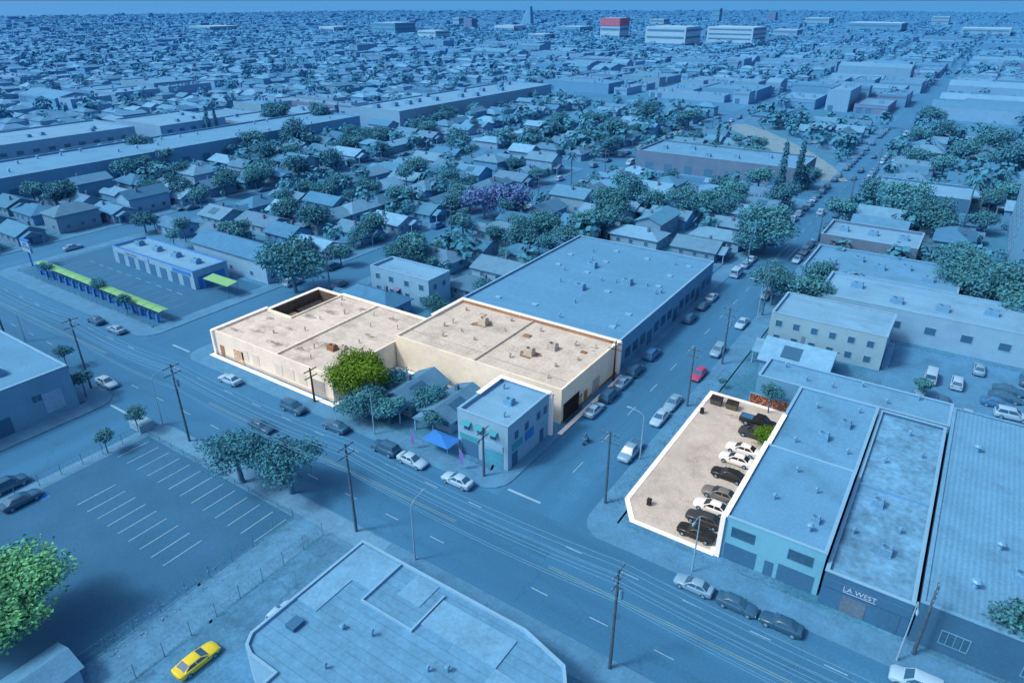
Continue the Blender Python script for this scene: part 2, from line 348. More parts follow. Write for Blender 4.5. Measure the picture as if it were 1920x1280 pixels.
def strip(pts,wd):
    L_=[];R_=[]
    for i,p in enumerate(pts):
        a=Vector(pts[max(i-1,0)]);c=Vector(pts[min(i+1,len(pts)-1)]); t_=(c-a).normalized(); n_=Vector((-t_.y,t_.x))*wd
        L_.append((p[0]+n_.x,p[1]+n_.y)); R_.append((p[0]-n_.x,p[1]-n_.y))
    return L_,R_
L_,R_=strip(VP_,8); b=MB()
for i in range(len(VP_)-1): b.add([(*L_[i],.15),(*R_[i],.15),(*R_[i+1],.15),(*L_[i+1],.15)],[(0,1,2,3)])
struct(b.build('dry_grass_verge',DIRT))
for i in range(len(VP_)-1):
    for s in range(8):
        x=VP_[i][0]+(VP_[i+1][0]-VP_[i][0])*s/8; y=VP_[i][1]+(VP_[i+1][1]-VP_[i][1])*s/8; RES.append((x-9,x+9,y-14,y+8))
LP=[(-25.2,65.2),(-14.6,65.2),(-14.6,102.5),(-27.6,102.5),(-27.6,68.8)]
sheet('concrete_lot',LP,NCONC,.142)
tag(MB().ring(inset(LP,-.22),inset(LP,.45),.10,.22).build('boundary_kerb',LINE),'white low kerb running round the bare concrete car park','kerb')  # parcel outline added as a raised band, not a real kerb
for i,(x,y,r) in enumerate(((-17,70,1.2),(-16.5,76,1.0),(-18,84,1.4),(-16.8,91,.9),(-22,97,1.0),(-23,82,.7))):
    struct(MB().poly(blot(x,y,r,.7),.146+i*.0004).build('oil_stain',M('lot_stain',(.40,.375,.34),a=0,var=.25,scale=1.5)))
# ------------------------------------------------------------------ highlighted buildings A and B
HA=4.8; YX,YY=-102.8,76.5
A=[(-110,64.3),(-78.6,64.3),(-78.6,90),(YX,90),(YX,YY),(-110,YY)]
tA=building('corner_warehouse','long cream warehouse with pale stained roof on the main street corner','warehouse',A,HA,NWALL2,NROOFA,par=.3)
RES.append((-111,-78,64,91))
MB().poly(rect(-109.6,-92.6,64.7,YY-.4),HA+.005).build('roof_patch',NROOFA2,tA)
bxp(tA,'roof_kerb',NWALL2,-92.7,-92.4,64.6,89.7,HA,HA+.35)
MB().poly(rect(YX+.4,-92.8,YY-.2,89.6),HA+.005).build('roof_patch',NROOFA2,tA)
for q in ((-110.45,-109.65,64.1,YY+.2),(YX,-78.3,89.45,90.25)): bxp(tA,'coping',LINE,q[0],q[1],q[2],q[3],HA+.305,HA+.42)  # drawn parcel outline added along the roof edges as coping
b=MB(); b.box(-109.95,-109.65,YY+.2,89.9,0,4.7); b.box(-109.65,YX-.1,89.6,89.9,0,4.7); b.build('yard_wall',NWALL2,tA)
bxp(tA,'coping',LINE,-110.45,-109.6,YY+.3,90.25,4.703,4.85); bxp(tA,'coping',LINE,-109.6,YX-.1,89.45,90.25,4.703,4.85)  # outline continues over the yard walls, shaped as coping
LINM=M('sooty_block_wall',(.13,.115,.105),a=0,var=.3,scale=1.2)  # dark mottled tone for the inner yard walls
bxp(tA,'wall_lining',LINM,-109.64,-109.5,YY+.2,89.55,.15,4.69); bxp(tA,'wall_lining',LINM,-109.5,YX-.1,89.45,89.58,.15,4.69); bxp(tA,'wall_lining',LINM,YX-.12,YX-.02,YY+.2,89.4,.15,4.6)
bxp(tA,'corner_trim',LINE,-110.46,-109.95,63.9,64.4,.13,HA+.3)  # outline carried down the building corner, not a real trim
struct(MB().poly(rect(-109.6,YX-.1,YY+.2,89.6),.15).build('service_yard',NASPH))
def container(x0,x1,y0,y1,h,m,label):
    t=thing('shipping_container',label,'container',((x0+x1)/2,(y0+y1)/2,.15),group='containers in the walled yard')
    b=MB(); b.box(x0,x1,y0,y1,.15,h); b.build('body',m,t)
    b=MB(); k=int((y1-y0)/.3)
    for i in range(k): b.box(x0+.03,x1-.03,y0+.08+i*.3,y0+.2+i*.3,h+.002,h+.05)
    b.build('roof_ribs',m,t)
    for s in (0,1): MB().box(x0+.05+s*(x1-x0)/2,x0-.05+(s+1)*(x1-x0)/2,y0-.05,y0-.004,.25,h-.1).build('door',m,t)
container(-109.2,-106.9,82.5,88.6,2.9,M('container_dark',(.05,.05,.06),a=0,var=.25),'dark steel container at the back of the walled yard')
container(-106.4,-104.2,84.5,88.9,2.7,M('container_red',(.30,.05,.035),a=0,var=.3),'dull red steel container at the back of the walled yard')
container(-109.2,-107.0,77.6,81.8,2.6,M('container_blue',(.05,.09,.16),a=0,var=.3),'blue steel container at the front of the walled yard')
for i,(x,y,h,m) in enumerate(((-105.6,79.5,3.6,NRUST),(-104.3,82.5,3.9,NDARK))):
    t=thing('pallet_stack',['tall brown pallet stack in the walled yard','tall dark pallet stack in the walled yard'][i],'pallets',(x,y,.15))
    for k in range(int(h/.3)): MB().box(x-.9+R.uniform(-.08,.08),x+.9,y-.9,y+.9+R.uniform(-.08,.08),.15+k*.3,.37+k*.3).build('pallet',m,t)
for i in range(9):
    x=-108.6+i*3.1
    if i in(2,3,5,6,7): panel(tA,'S',64.3,x,x+1.9,1.1,3.3,NWIN,'bricked_window')
panel(tA,'S',64.3,-104.8,-101.9,.14,2.7,M('faded_orange_mural',(.58,.44,.31),a=0,var=.3,scale=1.5),'mural_panel')
panel(tA,'S',64.3,-108.8,-107.6,.14,2.4,NBROWN,'door'); panel(tA,'S',64.3,-83.5,-80.5,.14,3.2,NMET,'roller_door')
panel(tA,'S',64.3,-110,-78.6,.14,.7,M('wall_base_pink',(.60,.52,.45),a=0,var=.15),'plinth',.05)
panel(tA,'W',-110,66,68,1,3,NWIN,'bricked_window')
for x,y in ((-100,70),(-96,74),(-90,86),(-87,82),(-85.5,86.5),(-99,86),(-95.5,83.5),(-89,70),(-86.5,67),(-83,73),(-82,84),(-97.5,79),(-101,88),(-84,76)): vent(tA,x,y,HA,NMET,R.uniform(.14,.26),R.uniform(.4,.8))
hvac(tA,-86,71.5,HA,NRUST,.8,.6,.8); hvac(tA,-84.3,72.6,HA,NMET,.5,.5,.6)
SOOT=[M('soot_stain',(.47,.445,.41),a=0,var=.3,scale=1.5),M('soot_stain_dark',(.31,.29,.265),a=0,var=.4,scale=2.0)]
for i,(x,y,r,s) in enumerate(((-98.5,82.5,1.5,.5),(-103,69,1.4,.4),(-96,67.5,1.9,.35),(-88,72,1.9,.5),(-91.0,68.5,1.7,.4),(-100.5,79,1.3,.5),(-84,79,1.4,.4),(-94,87,1.2,.5),(-106,74,1.0,.5),(-86,87,1.3,.4),(-99,73,1.2,.3),(-107,67,1.2,.35))):
    MB().poly(blot(x,y,r*1.4,s),HA+.009+i*.0005).build('roof_stain',SOOT[0],tA); MB().poly(blot(x,y,r*.7,s),HA+.017+i*.0005).build('roof_stain',SOOT[1],tA)
HB=6.0; Bp=rect(-78.4,-44,79.5,99.5)
tB=building('warehouse','cream block warehouse with pale gravel roof beside the big blue-grey roof','warehouse',Bp,HB,NWALL,NROOFB,par=.4)
b=MB(); b.box(-78.85,-43.65,99.05,99.85,HB+.41,HB+.52); b.box(-78.85,-78.05,90,99.05,HB+.41,HB+.52); b.box(-44.45,-43.65,97.6,99.05,HB+.41,HB+.52); b.build('coping',LINE,tB)  # coping strips here are the added parcel outline at roof level
bxp(tB,'corner_trim',LINE,-44.1,-43.5,99.15,99.8,.13,HB+.4)  # upright piece of the added parcel outline
bxp(tB,'parapet_flashing',NBROWN,-77.9,-44.4,98.75,99.0,HB,HB+.5)
bxp(tB,'roof_kerb',M('kerb_grey',(.52,.50,.47),a=0,var=.1),-61.6,-61.2,79.8,98.7,HB,HB+.3)
bxp(tB,'roof_pipe',NMET,-77.9,-61.6,83.2,83.32,HB+.002,HB+.14)
bxp(tB,'roof_pipe',NMET,-60.5,-45,82.6,82.72,HB+.002,HB+.14)
for i in range(12): MB().poly(blot(R.uniform(-76,-47),R.uniform(82,97),R.uniform(.7,1.6),.6),HB+.003+i*.0003).build('roof_stain',SOOT[0],tB)
for i,(x,y,s) in enumerate(((-68.5,92.8,1.5),(-54.8,87.2,1.4))):
    MB().poly(blot(x,y,s*1.2,.8),HB+.008+i*.001).build('roof_stain',M('rust_stain',(.22,.17,.13),a=0,var=.35,scale=1.5),tB)
    hvac(tB,x,y,HB,M('unit_beige',(.48,.45,.40),a=0,var=.1),.8,.65,1.15)
hvac(tB,-52.6,91.2,HB,NMET,.8,.7,1.0)
for x,y in ((-74,88),(-73.5,90),(-70,88),(-66,86.5),(-65,96.8),(-63.5,92.5),(-58,96),(-57,84.5),(-50,94.5),(-49,86),(-47,90),(-46.5,95.5),(-75,96),(-48,82),(-71.5,84.5)): vent(tB,x,y,HB,NMET,R.uniform(.16,.34),R.uniform(.4,.8))
skylight(tB,-59,93,HB,NRUST,.7); skylight(tB,-71,96,HB,NMET,.6); skylight(tB,-47.5,93,HB,NRUST,.5)
panel(tB,'E',-44,80.2,85.3,.14,3.4,NDARK,'gate'); panel(tB,'E',-44,87,88.2,.14,2.4,NBROWN,'door'); panel(tB,'E',-44,90,92.5,.14,3.0,NMET,'roller_door')
panel(tB,'E',-44,79.5,99.1,.14,.6,NBROWN,'plinth',.05)
b=MB()
for i in range(18): b.tube([(-43.4,80+i*.3,.13),(-43.4,80+i*.3,3.2)],.03,5)
b.box(-43.43,-43.37,80,85.4,2.9,3.0); b.box(-43.43,-43.37,80,85.4,.4,.5)
tag(b.build('security_fence',NDARK),'black iron bar fence before the dark gate of the cream warehouse','fence')
b=MB()
for q in ((-110,-77.5,63.05,63.85),(-78.25,-77.45,63.85,79.3),(-77.45,-53.3,78.5,79.3),(-110.85,-110.1,63.05,66)): b.box(q[0],q[1],q[2],q[3],.10,.22)
tag(b.build('boundary_kerb',LINE),'white low kerb along the street foot of the corner warehouse','kerb')  # outline at ground level, added as a raised white band
tag(MB().box(-43.1,-42.4,77,99.1,.10,.22).build('boundary_kerb',LINE),'white low kerb on the side street under the cream block warehouse','kerb')  # side street stretch of the added parcel outline
# ------------------------------------------------------------------ warehouse C
HC=6.0
tC=building('large_warehouse','huge low warehouse with smooth blue-grey roof behind the cream block warehouse','warehouse',rect(-79,-44,100,149),HC,wallm('wall_c',(.4,.4,.4)),CROOF,par=.35,cap=TRIM)
for i in range(14):
    y=102.5+i*3.3
    if i%4==3: panel(tC,'E',-44,y,y+2.2,.14,3,DARKT,'roller_door')
    else: window(tC,'E',-44,y,y+2.2,1.6,3.6,DARKT,GLASS,2)
for i in range(4):
    for j in range(6): 
        if R.random()<.75: skylight(tC,-74+i*8.5+R.uniform(-1,1),105+j*7.6+R.uniform(-1,1),HC,TRIM,.6)
for x,y in ((-62,118),(-55,126),(-66,131)): hvac(tC,x,y,HC)
for k in range(14): vent(tC,R.uniform(-77,-46),R.uniform(102,147),HC)
# ------------------------------------------------------------------ corner store D
HD=7.0
tD=building('corner_shop','two storey pale corner shop with coloured signs and flat white roof','shop',rect(-53,-44.2,65,76.2),HD,wallm('wall_shop',(.74,.72,.66),a=.55),FLAT[0],par=.5,cap=TRIM)
b=MB(); b.box(-53.3,-43.9,75.6,76.4,HD+.595,HD+.67); b.box(-53.3,-52.5,70,75.6,HD+.595,HD+.67); b.build('parapet_cap',LINE,tD)  # parcel outline stepping over the shop roof, added on its coping
bxp(tD,'corner_trim',LINE,-44.19,-43.65,75.95,76.5,.13,HD+.5)  # outline brought down the shop corner as an added upright
for a in (-51.9,-49.6,-47.3): window(tD,'S',65,a,a+1.3,4.4,5.9)
for a in (66.5,69.2,72.4,74.3): window(tD,'E',-44.2,a,a+1.2,4.4,5.9)
panel(tD,'S',65,-48.6,-45,3.0,3.9,TRIM,'fascia_sign',.12); panel(tD,'S',65,-52.6,-49.2,2.9,3.7,GRNP,'fascia_sign',.12)
panel(tD,'E',-44.2,66,68.6,2.9,4.0,GRNP,'fascia_sign',.12); panel(tD,'E',-44.2,69.4,71.6,2.7,4.1,AWNB,'fascia_sign',.12)
panel(tD,'S',65,-48.2,-45,.14,2.7,M('shopfront_teal',(.1,.38,.4),a=.5,var=.2),'shopfront'); panel(tD,'S',65,-52.4,-49.4,.14,2.7,NAVY,'shopfront')
panel(tD,'E',-44.2,73.5,74.5,.14,2.3,DARKT,'door'); panel(tD,'E',-44.2,66,67.4,.14,2.4,DARKT,'door')
for a in (-51.9,-49.6,-47.3):
    b=MB(); b.add([(a-.1,64.9,6.1),(a+1.4,64.9,6.1),(a+1.4,64.3,5.6),(a-.1,64.3,5.6)],[(0,1,2,3)]); b.build('awning',GRNP,tD)
hvac(tD,-48,71,HD,None,.7,.6,.7); vent(tD,-51,74,HD); vent(tD,-46.5,67.5,HD)
t=thing('market_canopy','bright blue pop-up canopy on the pavement outside the corner shop','canopy',(-54.8,63.6,0))
b=MB(); b.add([(-57.5,61.9,2.3),(-52.6,61.9,2.3),(-52.6,65,2.3),(-57.5,65,2.3),(-55.05,63.45,3.1)],[(0,1,4),(1,2,4),(2,3,4),(3,0,4)]); b.build('canopy_top',AWNB,t)
for x in (-57.4,-52.7):
    for y in (62,64.9): MB().tube([(x,y,.13),(x,y,2.3)],.035,6).build('leg',LAMPM,t)
for i,(x,m) in enumerate(((-59.3,PURP),(-50.2,PURP))):
    t=thing('feather_flag',['tall purple feather flag left of the blue canopy','purple feather flag right of the blue canopy'][i],'flag',(x,61.6,0))
    MB().tube([(x,61.6,.13),(x,61.6,3.6)],.03,6).build('pole',LAMPM,t)
    MB().add([(x,61.6,.9),(x+.6,61.6,1.0),(x+.75,61.6,2.8),(x+.35,61.6,3.5),(x,61.6,3.6)],[(0,1,2,3,4)]).build('banner',m,t)
# ------------------------------------------------------------------ buildings right of the lot
HE=6.0
tE=building('workshop','turquoise fronted workshop with grey flat roof beside the concrete car park','workshop',rect(-14,-2.7,65.5,83),HE,TURQ,M('roof_e',(.36,.38,.40),var=.11,scale=.15,stain=.25),par=.2,cap=TRIM)
bxp(tE,'parapet_cap',LINE,-14.25,-13.6,65.4,83.2,HE+.295,HE+.36)  # car park outline added along this roof edge
bxp(tE,'corner_trim',LINE,-14.3,-13.75,65.15,65.49,.13,HE+.18)  # outline brought down to the ground as an added upright
window(tE,'S',65.5,-12.9,-10.2,3.7,5.1,DARKT,GLASS,2); window(tE,'S',65.5,-6.5,-3.8,3.7,5.1,DARKT,GLASS,2)
panel(tE,'S',65.5,-13.4,-9.7,.14,2.5,NAVY,'roller_door'); panel(tE,'S',65.5,-7.2,-3.3,.14,2.5,NAVY,'roller_door'); panel(tE,'S',65.5,-8.7,-7.7,.14,2.2,NAVY,'door')
for q in ((-10,72),(-6,76),(-9,79)): vent(tE,*q,HE)
hvac(tE,-5,70.5,HE,None,.5,.45,.7); vent(tE,-5.2,68.5,HE,None,.35,.9)
tE2=building('workshop_annexe','low grey annexe behind the turquoise workshop','workshop',rect(-14,-2.7,83.4,103),5.2,WALLS[2],FLAT[1],par=.2,cap=TRIM)
bxp(tE2,'parapet_cap',LINE,-14.25,-13.6,83.4,93.0,5.495,5.56)  # rest of the added car park outline, on the annexe edge
for q in ((-8,90),(-6,95)): hvac(tE2,*q,5.2,None,.7,.6,.9)
for q in ((-11,87),(-10.5,98),(-4.5,88),(-5,100)): vent(tE2,*q,5.2)
tF=building('garment_shop','navy fronted long building with worn white roof and lettered fascia','shop',rect(-2.4,6.2,64.6,103.5),4.4,NAVY,M('roof_f',(.48,.48,.47),var=.26,scale=.35,fine=1.5,stain=.4,seam=(1.2,9,.9,.03)),par=.4,cap=TRIM)
bxp(tF,'roof_kerb',METAL,-2.05,5.85,83.0,83.3,4.4,4.75)
for q in ((2.6,71.5),(.6,80)): hvac(tF,*q,4.4,None,.6,.6,.9)
for q in ((3.5,76),(0,90),(4,94),(2,99),(-1,73)): vent(tF,*q,4.4)
panel(tF,'S',64.6,-.2,2.2,.14,2.4,M('brown_door',(.2,.1,.06),a=.48,var=.2),'door'); panel(tF,'S',64.6,3.4,5.4,.14,2.6,DARKT,'roller_door')
panel(tF,'S',64.6,-2.4,6.2,2.9,4.0,NAVY,'fascia',.12)
def text(s,size,loc,rx,rz,m,parent,name,ext=.02):
    cu=bpy.data.curves.new(name,'FONT'); cu.body=s; cu.size=size; cu.align_x='CENTER'; cu.extrude=ext
    o=bpy.data.objects.new(name,cu); C.objects.link(o)
    bpy.context.view_layer.update(); me=bpy.data.meshes.new_from_object(o.evaluated_get(bpy.context.evaluated_depsgraph_get()))
    bpy.data.objects.remove(o); me.materials.clear(); me.materials.append(m)
    n=bpy.data.objects.new(name,me); C.objects.link(n); n.parent=parent; o0=ORG[parent.name]
    n.location=(loc[0]-o0[0],loc[1]-o0[1],loc[2]-o0[2]); n.rotation_euler=(rx,0,rz); return n
text('LA WEST',.82,(1.3,64.45,3.25),PI/2,0,M('letter_white',(.8,.8,.8),a=.36,var=.02),tF,'lettering')
b=MB(); bxf(b,'S',64.6,-.3,2.9,.13,.15,3.04,3.11); b.build('lettering_underline',MATS['letter_white'],tF)
CORR=M('corrugated_roof',(.42,.43,.44),var=.12,scale=.2,wave=('X',.55,.88),stain=.25)
tG=building('metal_shed','wide corrugated metal roofed shed at the right edge with a dark front','shed',rect(6.6,36,64.6,109),5.4,DARKT,CORR,par=.12,cap=METAL)
for q in ((13,78),(18,92),(10,98),(22,80),(11,70)): vent(tG,*q,5.4,None,.45,.9)
hvac(tG,15,74,5.4,None,.7,.7,.8)
for a in (9,16,24): window(tG,'S',64.6,a,a+2.6,1.4,3.2,METAL,GLASS,3)
GRAF=bpy.data.materials.new('graffiti_paint'); GRAF.use_nodes=True
def _gr():
    N=GRAF.node_tree.nodes;L=GRAF.node_tree.links; g=N.new('ShaderNodeNewGeometry'); n=N.new('ShaderNodeTexNoise'); n.inputs['Scale'].default_value=1.3; n.inputs['Detail'].default_value=3; n.inputs['Distortion'].default_value=2.2
    L.new(g.outputs['Position'],n.inputs['Vector']); r=N.new('ShaderNodeValToRGB'); r.color_ramp.interpolation='CONSTANT'
    cs=[(.0,(.03,.025,.025)),(.42,(.30,.04,.03)),(.46,(.04,.035,.035)),(.51,(.36,.06,.05)),(.55,(.50,.44,.36)),(.57,(.42,.26,.06)),(.60,(.06,.045,.05))]
    el=r.color_ramp.elements
    while len(el)<len(cs): el.new(.5)
    for e,(p_,c_) in zip(el,cs): e.position=p_; e.color=(*c_,1)
    L.new(n.outputs['Fac'],r.inputs[0]); L.new(r.outputs[0],N['Principled BSDF'].inputs['Base Color']); N['Principled BSDF'].inputs['Roughness'].default_value=.8
_gr()
t=thing('graffiti_wall','low wall covered in red and yellow graffiti at the back of the car park','wall',(-19,103,0))
MB().box(-21.4,-14.7,102.9,103.15,0,1.9).build('wall',WALLS[1],t)
b=MB(); b.box(-21.3,-14.8,102.86,102.896,.1,1.85); b.build('graffiti',GRAF,t)
def dumpster(x,y,label,m):
    t=thing('dumpster',label,'dumpster',(x,y,0),group='dumpsters in the concrete car park')
    b=MB(); b.add([(x-.85,y-.5,.3),(x+.85,y-.5,.3),(x+.85,y+.6,.3),(x-.85,y+.6,.3),(x-.95,y-.75,1.25),(x+.95,y-.75,1.25),(x+.95,y+.65,1.45),(x-.95,y+.65,1.45)],[(0,3,2,1),(0,1,5,4),(1,2,6,5),(2,3,7,6),(3,0,4,7)]); b.build('bin_body',m,t)
    for s in (-1,1): MB().add([(x+s*.03,y-.77,1.26),(x+s*.96,y-.77,1.26),(x+s*.96,y+.66,1.47),(x+s*.03,y+.66,1.47)],[(0,1,2,3)] if s>0 else [(3,2,1,0)]).build('lid',NDARK,t)
    for sx in (-.7,.7):
        for sy in (-.4,.5): MB().tube([(x+sx-.04,y+sy,.25),(x+sx+.04,y+sy,.25)],.1,8).build('caster',NDARK,t)
dumpster(-25.6,99.0,'dark grey dumpster in the far left corner of the concrete car park',M('dumpster_grey',(.09,.10,.11),a=0))
dumpster(-23.0,99.0,'second grey dumpster, nearer the graffiti wall',M('dumpster_brown',(.13,.12,.11),a=0))
for i,(x,y) in enumerate(((-24.6,69.4),(-26.6,95))):
    t=thing('wheelie_bin',['small black bin near the cut corner of the car park','small black bin against the left kerb of the car park'][i],'bin',(x,y,0))
    MB().prism([(x-.25,y-.25),(x+.25,y-.25),(x+.25,y+.25),(x-.25,y+.25)],.15,1.0).build('bin_body',NDARK,t); MB().box(x-.3,x+.3,y-.3,y+.3,1.0,1.07).build('lid',NDARK,t)
# ------------------------------------------------------------------ foreground building H, left building K
HH=5.0
poly=[(-41.5,6),(-17.6,6),(-17.6,35.2),(-19.8,38.4),(-25,39.8),(-47,39.8),(-47,24.6),(-46.2,23.4),(-44.9,22.9),(-41.5,22.9)]
tH=building('foreground_building','white walled building with ribbed pale roof at the bottom of the photo','building',poly,HH,WALLS[0],M('roof_h',(.36,.37,.38),var=.13,scale=.5,fine=2.5,seam=(60,1.05,.76,.06),stain=.22),par=.3)
PATCH=M('roof_patch_white',(.54,.55,.56),a=.62,var=.12,scale=.6,stain=.25)
for i,q in enumerate(((-46.6,-41,35.0,39.4,.12),(-46.6,-43.8,30,35.0,.10),(-34,-25,34.6,38.2,.14),(-25,-18.3,27.5,34.6,.12),(-39,-36,14,19,.12),(-38.5,-35.5,36.2,39.3,.10))): bxp(tH,'raised_roof_bay',PATCH,q[0],q[1],q[2],q[3],HH+.002,HH+q[4])
for q in ((-41.0,-40.8,33.4,39.4),(-40.8,-34.3,33.4,33.6),(-34.3,-34.1,33.4,38.6)): bxp(tH,'stepped_parapet',TRIM,*q,HH+.003,HH+.3)
b=MB(); b.box(-33.2,-31.2,25,27,HH+.002,HH+.5); b.build('roof_hatch',METAL,tH); b=MB(); b.box(-33,-31.4,25.2,26.8,HH+.5,HH+.54); b.build('hatch_cover',NAVY,tH)
b=MB(); b.box(-44.8,-43.6,27.0,28.4,HH+.01,HH+.45); b.build('skylight',NAVY,tH)
for q in ((-37,31),(-28.5,32),(-40,30),(-36,22),(-26,24),(-30,31),(-38,26)): vent(tH,*q,HH,None,R.uniform(.15,.3),R.uniform(.4,.8))
hvac(tH,-27.5,29,HH,None,.8,.6,.8)
tag(MB().box(-16.9,-16.6,8,38,0,1.6).build('yard_wall',WALLS[2]),'low grey wall along the right of the foreground building','wall')
HK=7.0
tK=building('left_building','grey flat roofed building cut by the left edge across the main street','building',rect(-165,-113,6,40.3),HK,wallm('wall_k',(.5,.47,.40)),FLAT[1],par=.5,cap=TRIM)
for a in (12,20,28): panel(tK,'E',-113,a,a+2.6,.14,3,DARKT,'roller_door')
for a in (16,24,34): window(tK,'E',-113,a,a+1.6,3.4,4.8,TRIM,GLASS,1)
panel(tK,'E',-113,35.5,38.4,1.0,4.4,M('pale_sign',(.5,.6,.7),a=.4),'wall_sign',.1)
panel(tK,'N',40.3,-150,-148,.14,3,DARKT,'door')
for q in ((-125,20),(-140,30),(-120,33)): hvac(tK,*q,HK)
sheet('side_pavement',rect(-113,-109.6,0,41),PAVEL,.145)
x,y=P(75,1262,2.5)
t=thing('garden_shed','pale shed roof under the bright green tree in the bottom left corner','shed',(x,y,0))
MB().box(x-2.2,x+2.2,y-2.4,y+2.4,0,2.3).build('wall',WALLS[0],t)
MB().add([(x-2.6,y-2.8,2.3),(x+2.6,y-2.8,2.3),(x+2.6,y+2.8,2.3),(x-2.6,y+2.8,2.3),(x,y-2.8,3.2),(x,y+2.8,3.2)],[(0,4,5,3),(1,2,5,4),(0,1,4),(2,3,5)]).build('roof',ROOFS[0],t)
# ------------------------------------------------------------------ car wash
HW=4.0
tW=building('car_wash_building','white car wash building with blue trim behind the lime canopies','car wash',rect(-176,-142,81,90),HW,WALLS[0],FLAT[0],par=.5,cap=AWNB)
for i in range(7): panel(tW,'S',81,-174+i*4.6,-171.4+i*4.6,.14,3,NAVY,'bay_opening')
panel(tW,'S',81,-175,-160,3.2,4.2,TRIM,'fascia_sign',.15); panel(tW,'E',-142,82,89,.14,3,AWNB,'shutter')
panel(tW,'S',81,-150,-143,3.3,4.1,AWNB,'fascia_sign',.12)
text('CAR WASH',1.0,(-167.5,80.83,3.4),PI/2,0,REDP,tW,'lettering')
for i in range(4): hvac(tW,-172+i*8,86,HW)
x0,y0=P(82,487,3); x1,y1=P(318,577,3); n=17
for i in range(n):
    xa=x0+(x1-x0)*i/n; xb=x0+(x1-x0)*(i+.95)/n; y=67
    t=thing('shade_canopy','slim lime green shade canopy over a vacuum bay, %s along the row'%['first','second','third','fourth','fifth','sixth','seventh','eighth','ninth','tenth','eleventh','twelfth','thirteenth','fourteenth','fifteenth','sixteenth','last'][i],'canopy',((xa+xb)/2,y,0),group='lime canopies along the car wash')
    b=MB(); vs=[];fs=[]
    for k in range(6):
        an=k/5; vs+=[(xa,y-1.1+2.2*an,2.75+.2*math.sin(PI*an)),(xb,y-1.1+2.2*an,2.75+.2*math.sin(PI*an))]
    for k in range(5): fs.append((2*k,2*k+1,2*k+3,2*k+2))
    b.add(vs,fs); b.build('canopy_top',AWN,t)
    MB().tube([(xa,y-.9,.14),(xa,y-.9,2.75)],.06,6).build('post',AWNB,t); MB().tube([(xb,y-.9,.14),(xb,y-.9,2.75)],.06,6).build('post',AWNB,t)
    b=MB(); b.box((xa+xb)/2-.35,(xa+xb)/2+.35,y-1.2,y-.7,.14,1.6); b.tube([((xa+xb)/2,y-.95,1.6),((xa+xb)/2,y-.95,2.0)],.25,8); b.build('vacuum_unit',AWNB,t)
xa,ya=P(415,527,3)
t=thing('drive_through_canopy','separate lime green canopy at the right end of the car wash','canopy',(xa,ya,0))
MB().add([(xa-5,ya-1.4,3.0),(xa+4,ya-1.4,3.0),(xa+4,ya+1.4,3.4),(xa-5,ya+1.4,3.4)],[(0,1,2,3)]).build('canopy_top',AWN,t)
for x in (xa-4.8,xa+3.8):
    for y in (ya-1.3,ya+1.3): MB().tube([(x,y,.14),(x,y,3.0)],.07,6).build('post',AWNB,t)
xs,ys=P(62,500)
t=thing('pylon_sign','white and blue car wash pylon sign at the left end of the canopies','sign',(xs,ys,0))
MB().tube([(xs,ys,0),(xs,ys,4)],.2,8).build('post',AWNB,t); MB().box(xs-2.2,xs+2.2,ys-.25,ys+.25,4,6.6).build('sign_box',TRIM,t); MB().box(xs-2.2,xs+2.2,ys-.27,ys+.27,6.602,7.2).build('sign_crown',AWNB,t)
text('CAR WASH',.8,(xs,ys-.28,5.0),PI/2,0,REDP,t,'lettering'); text('HAND',.7,(xs,ys-.28,5.8),PI/2,0,AWNB,t,'lettering')
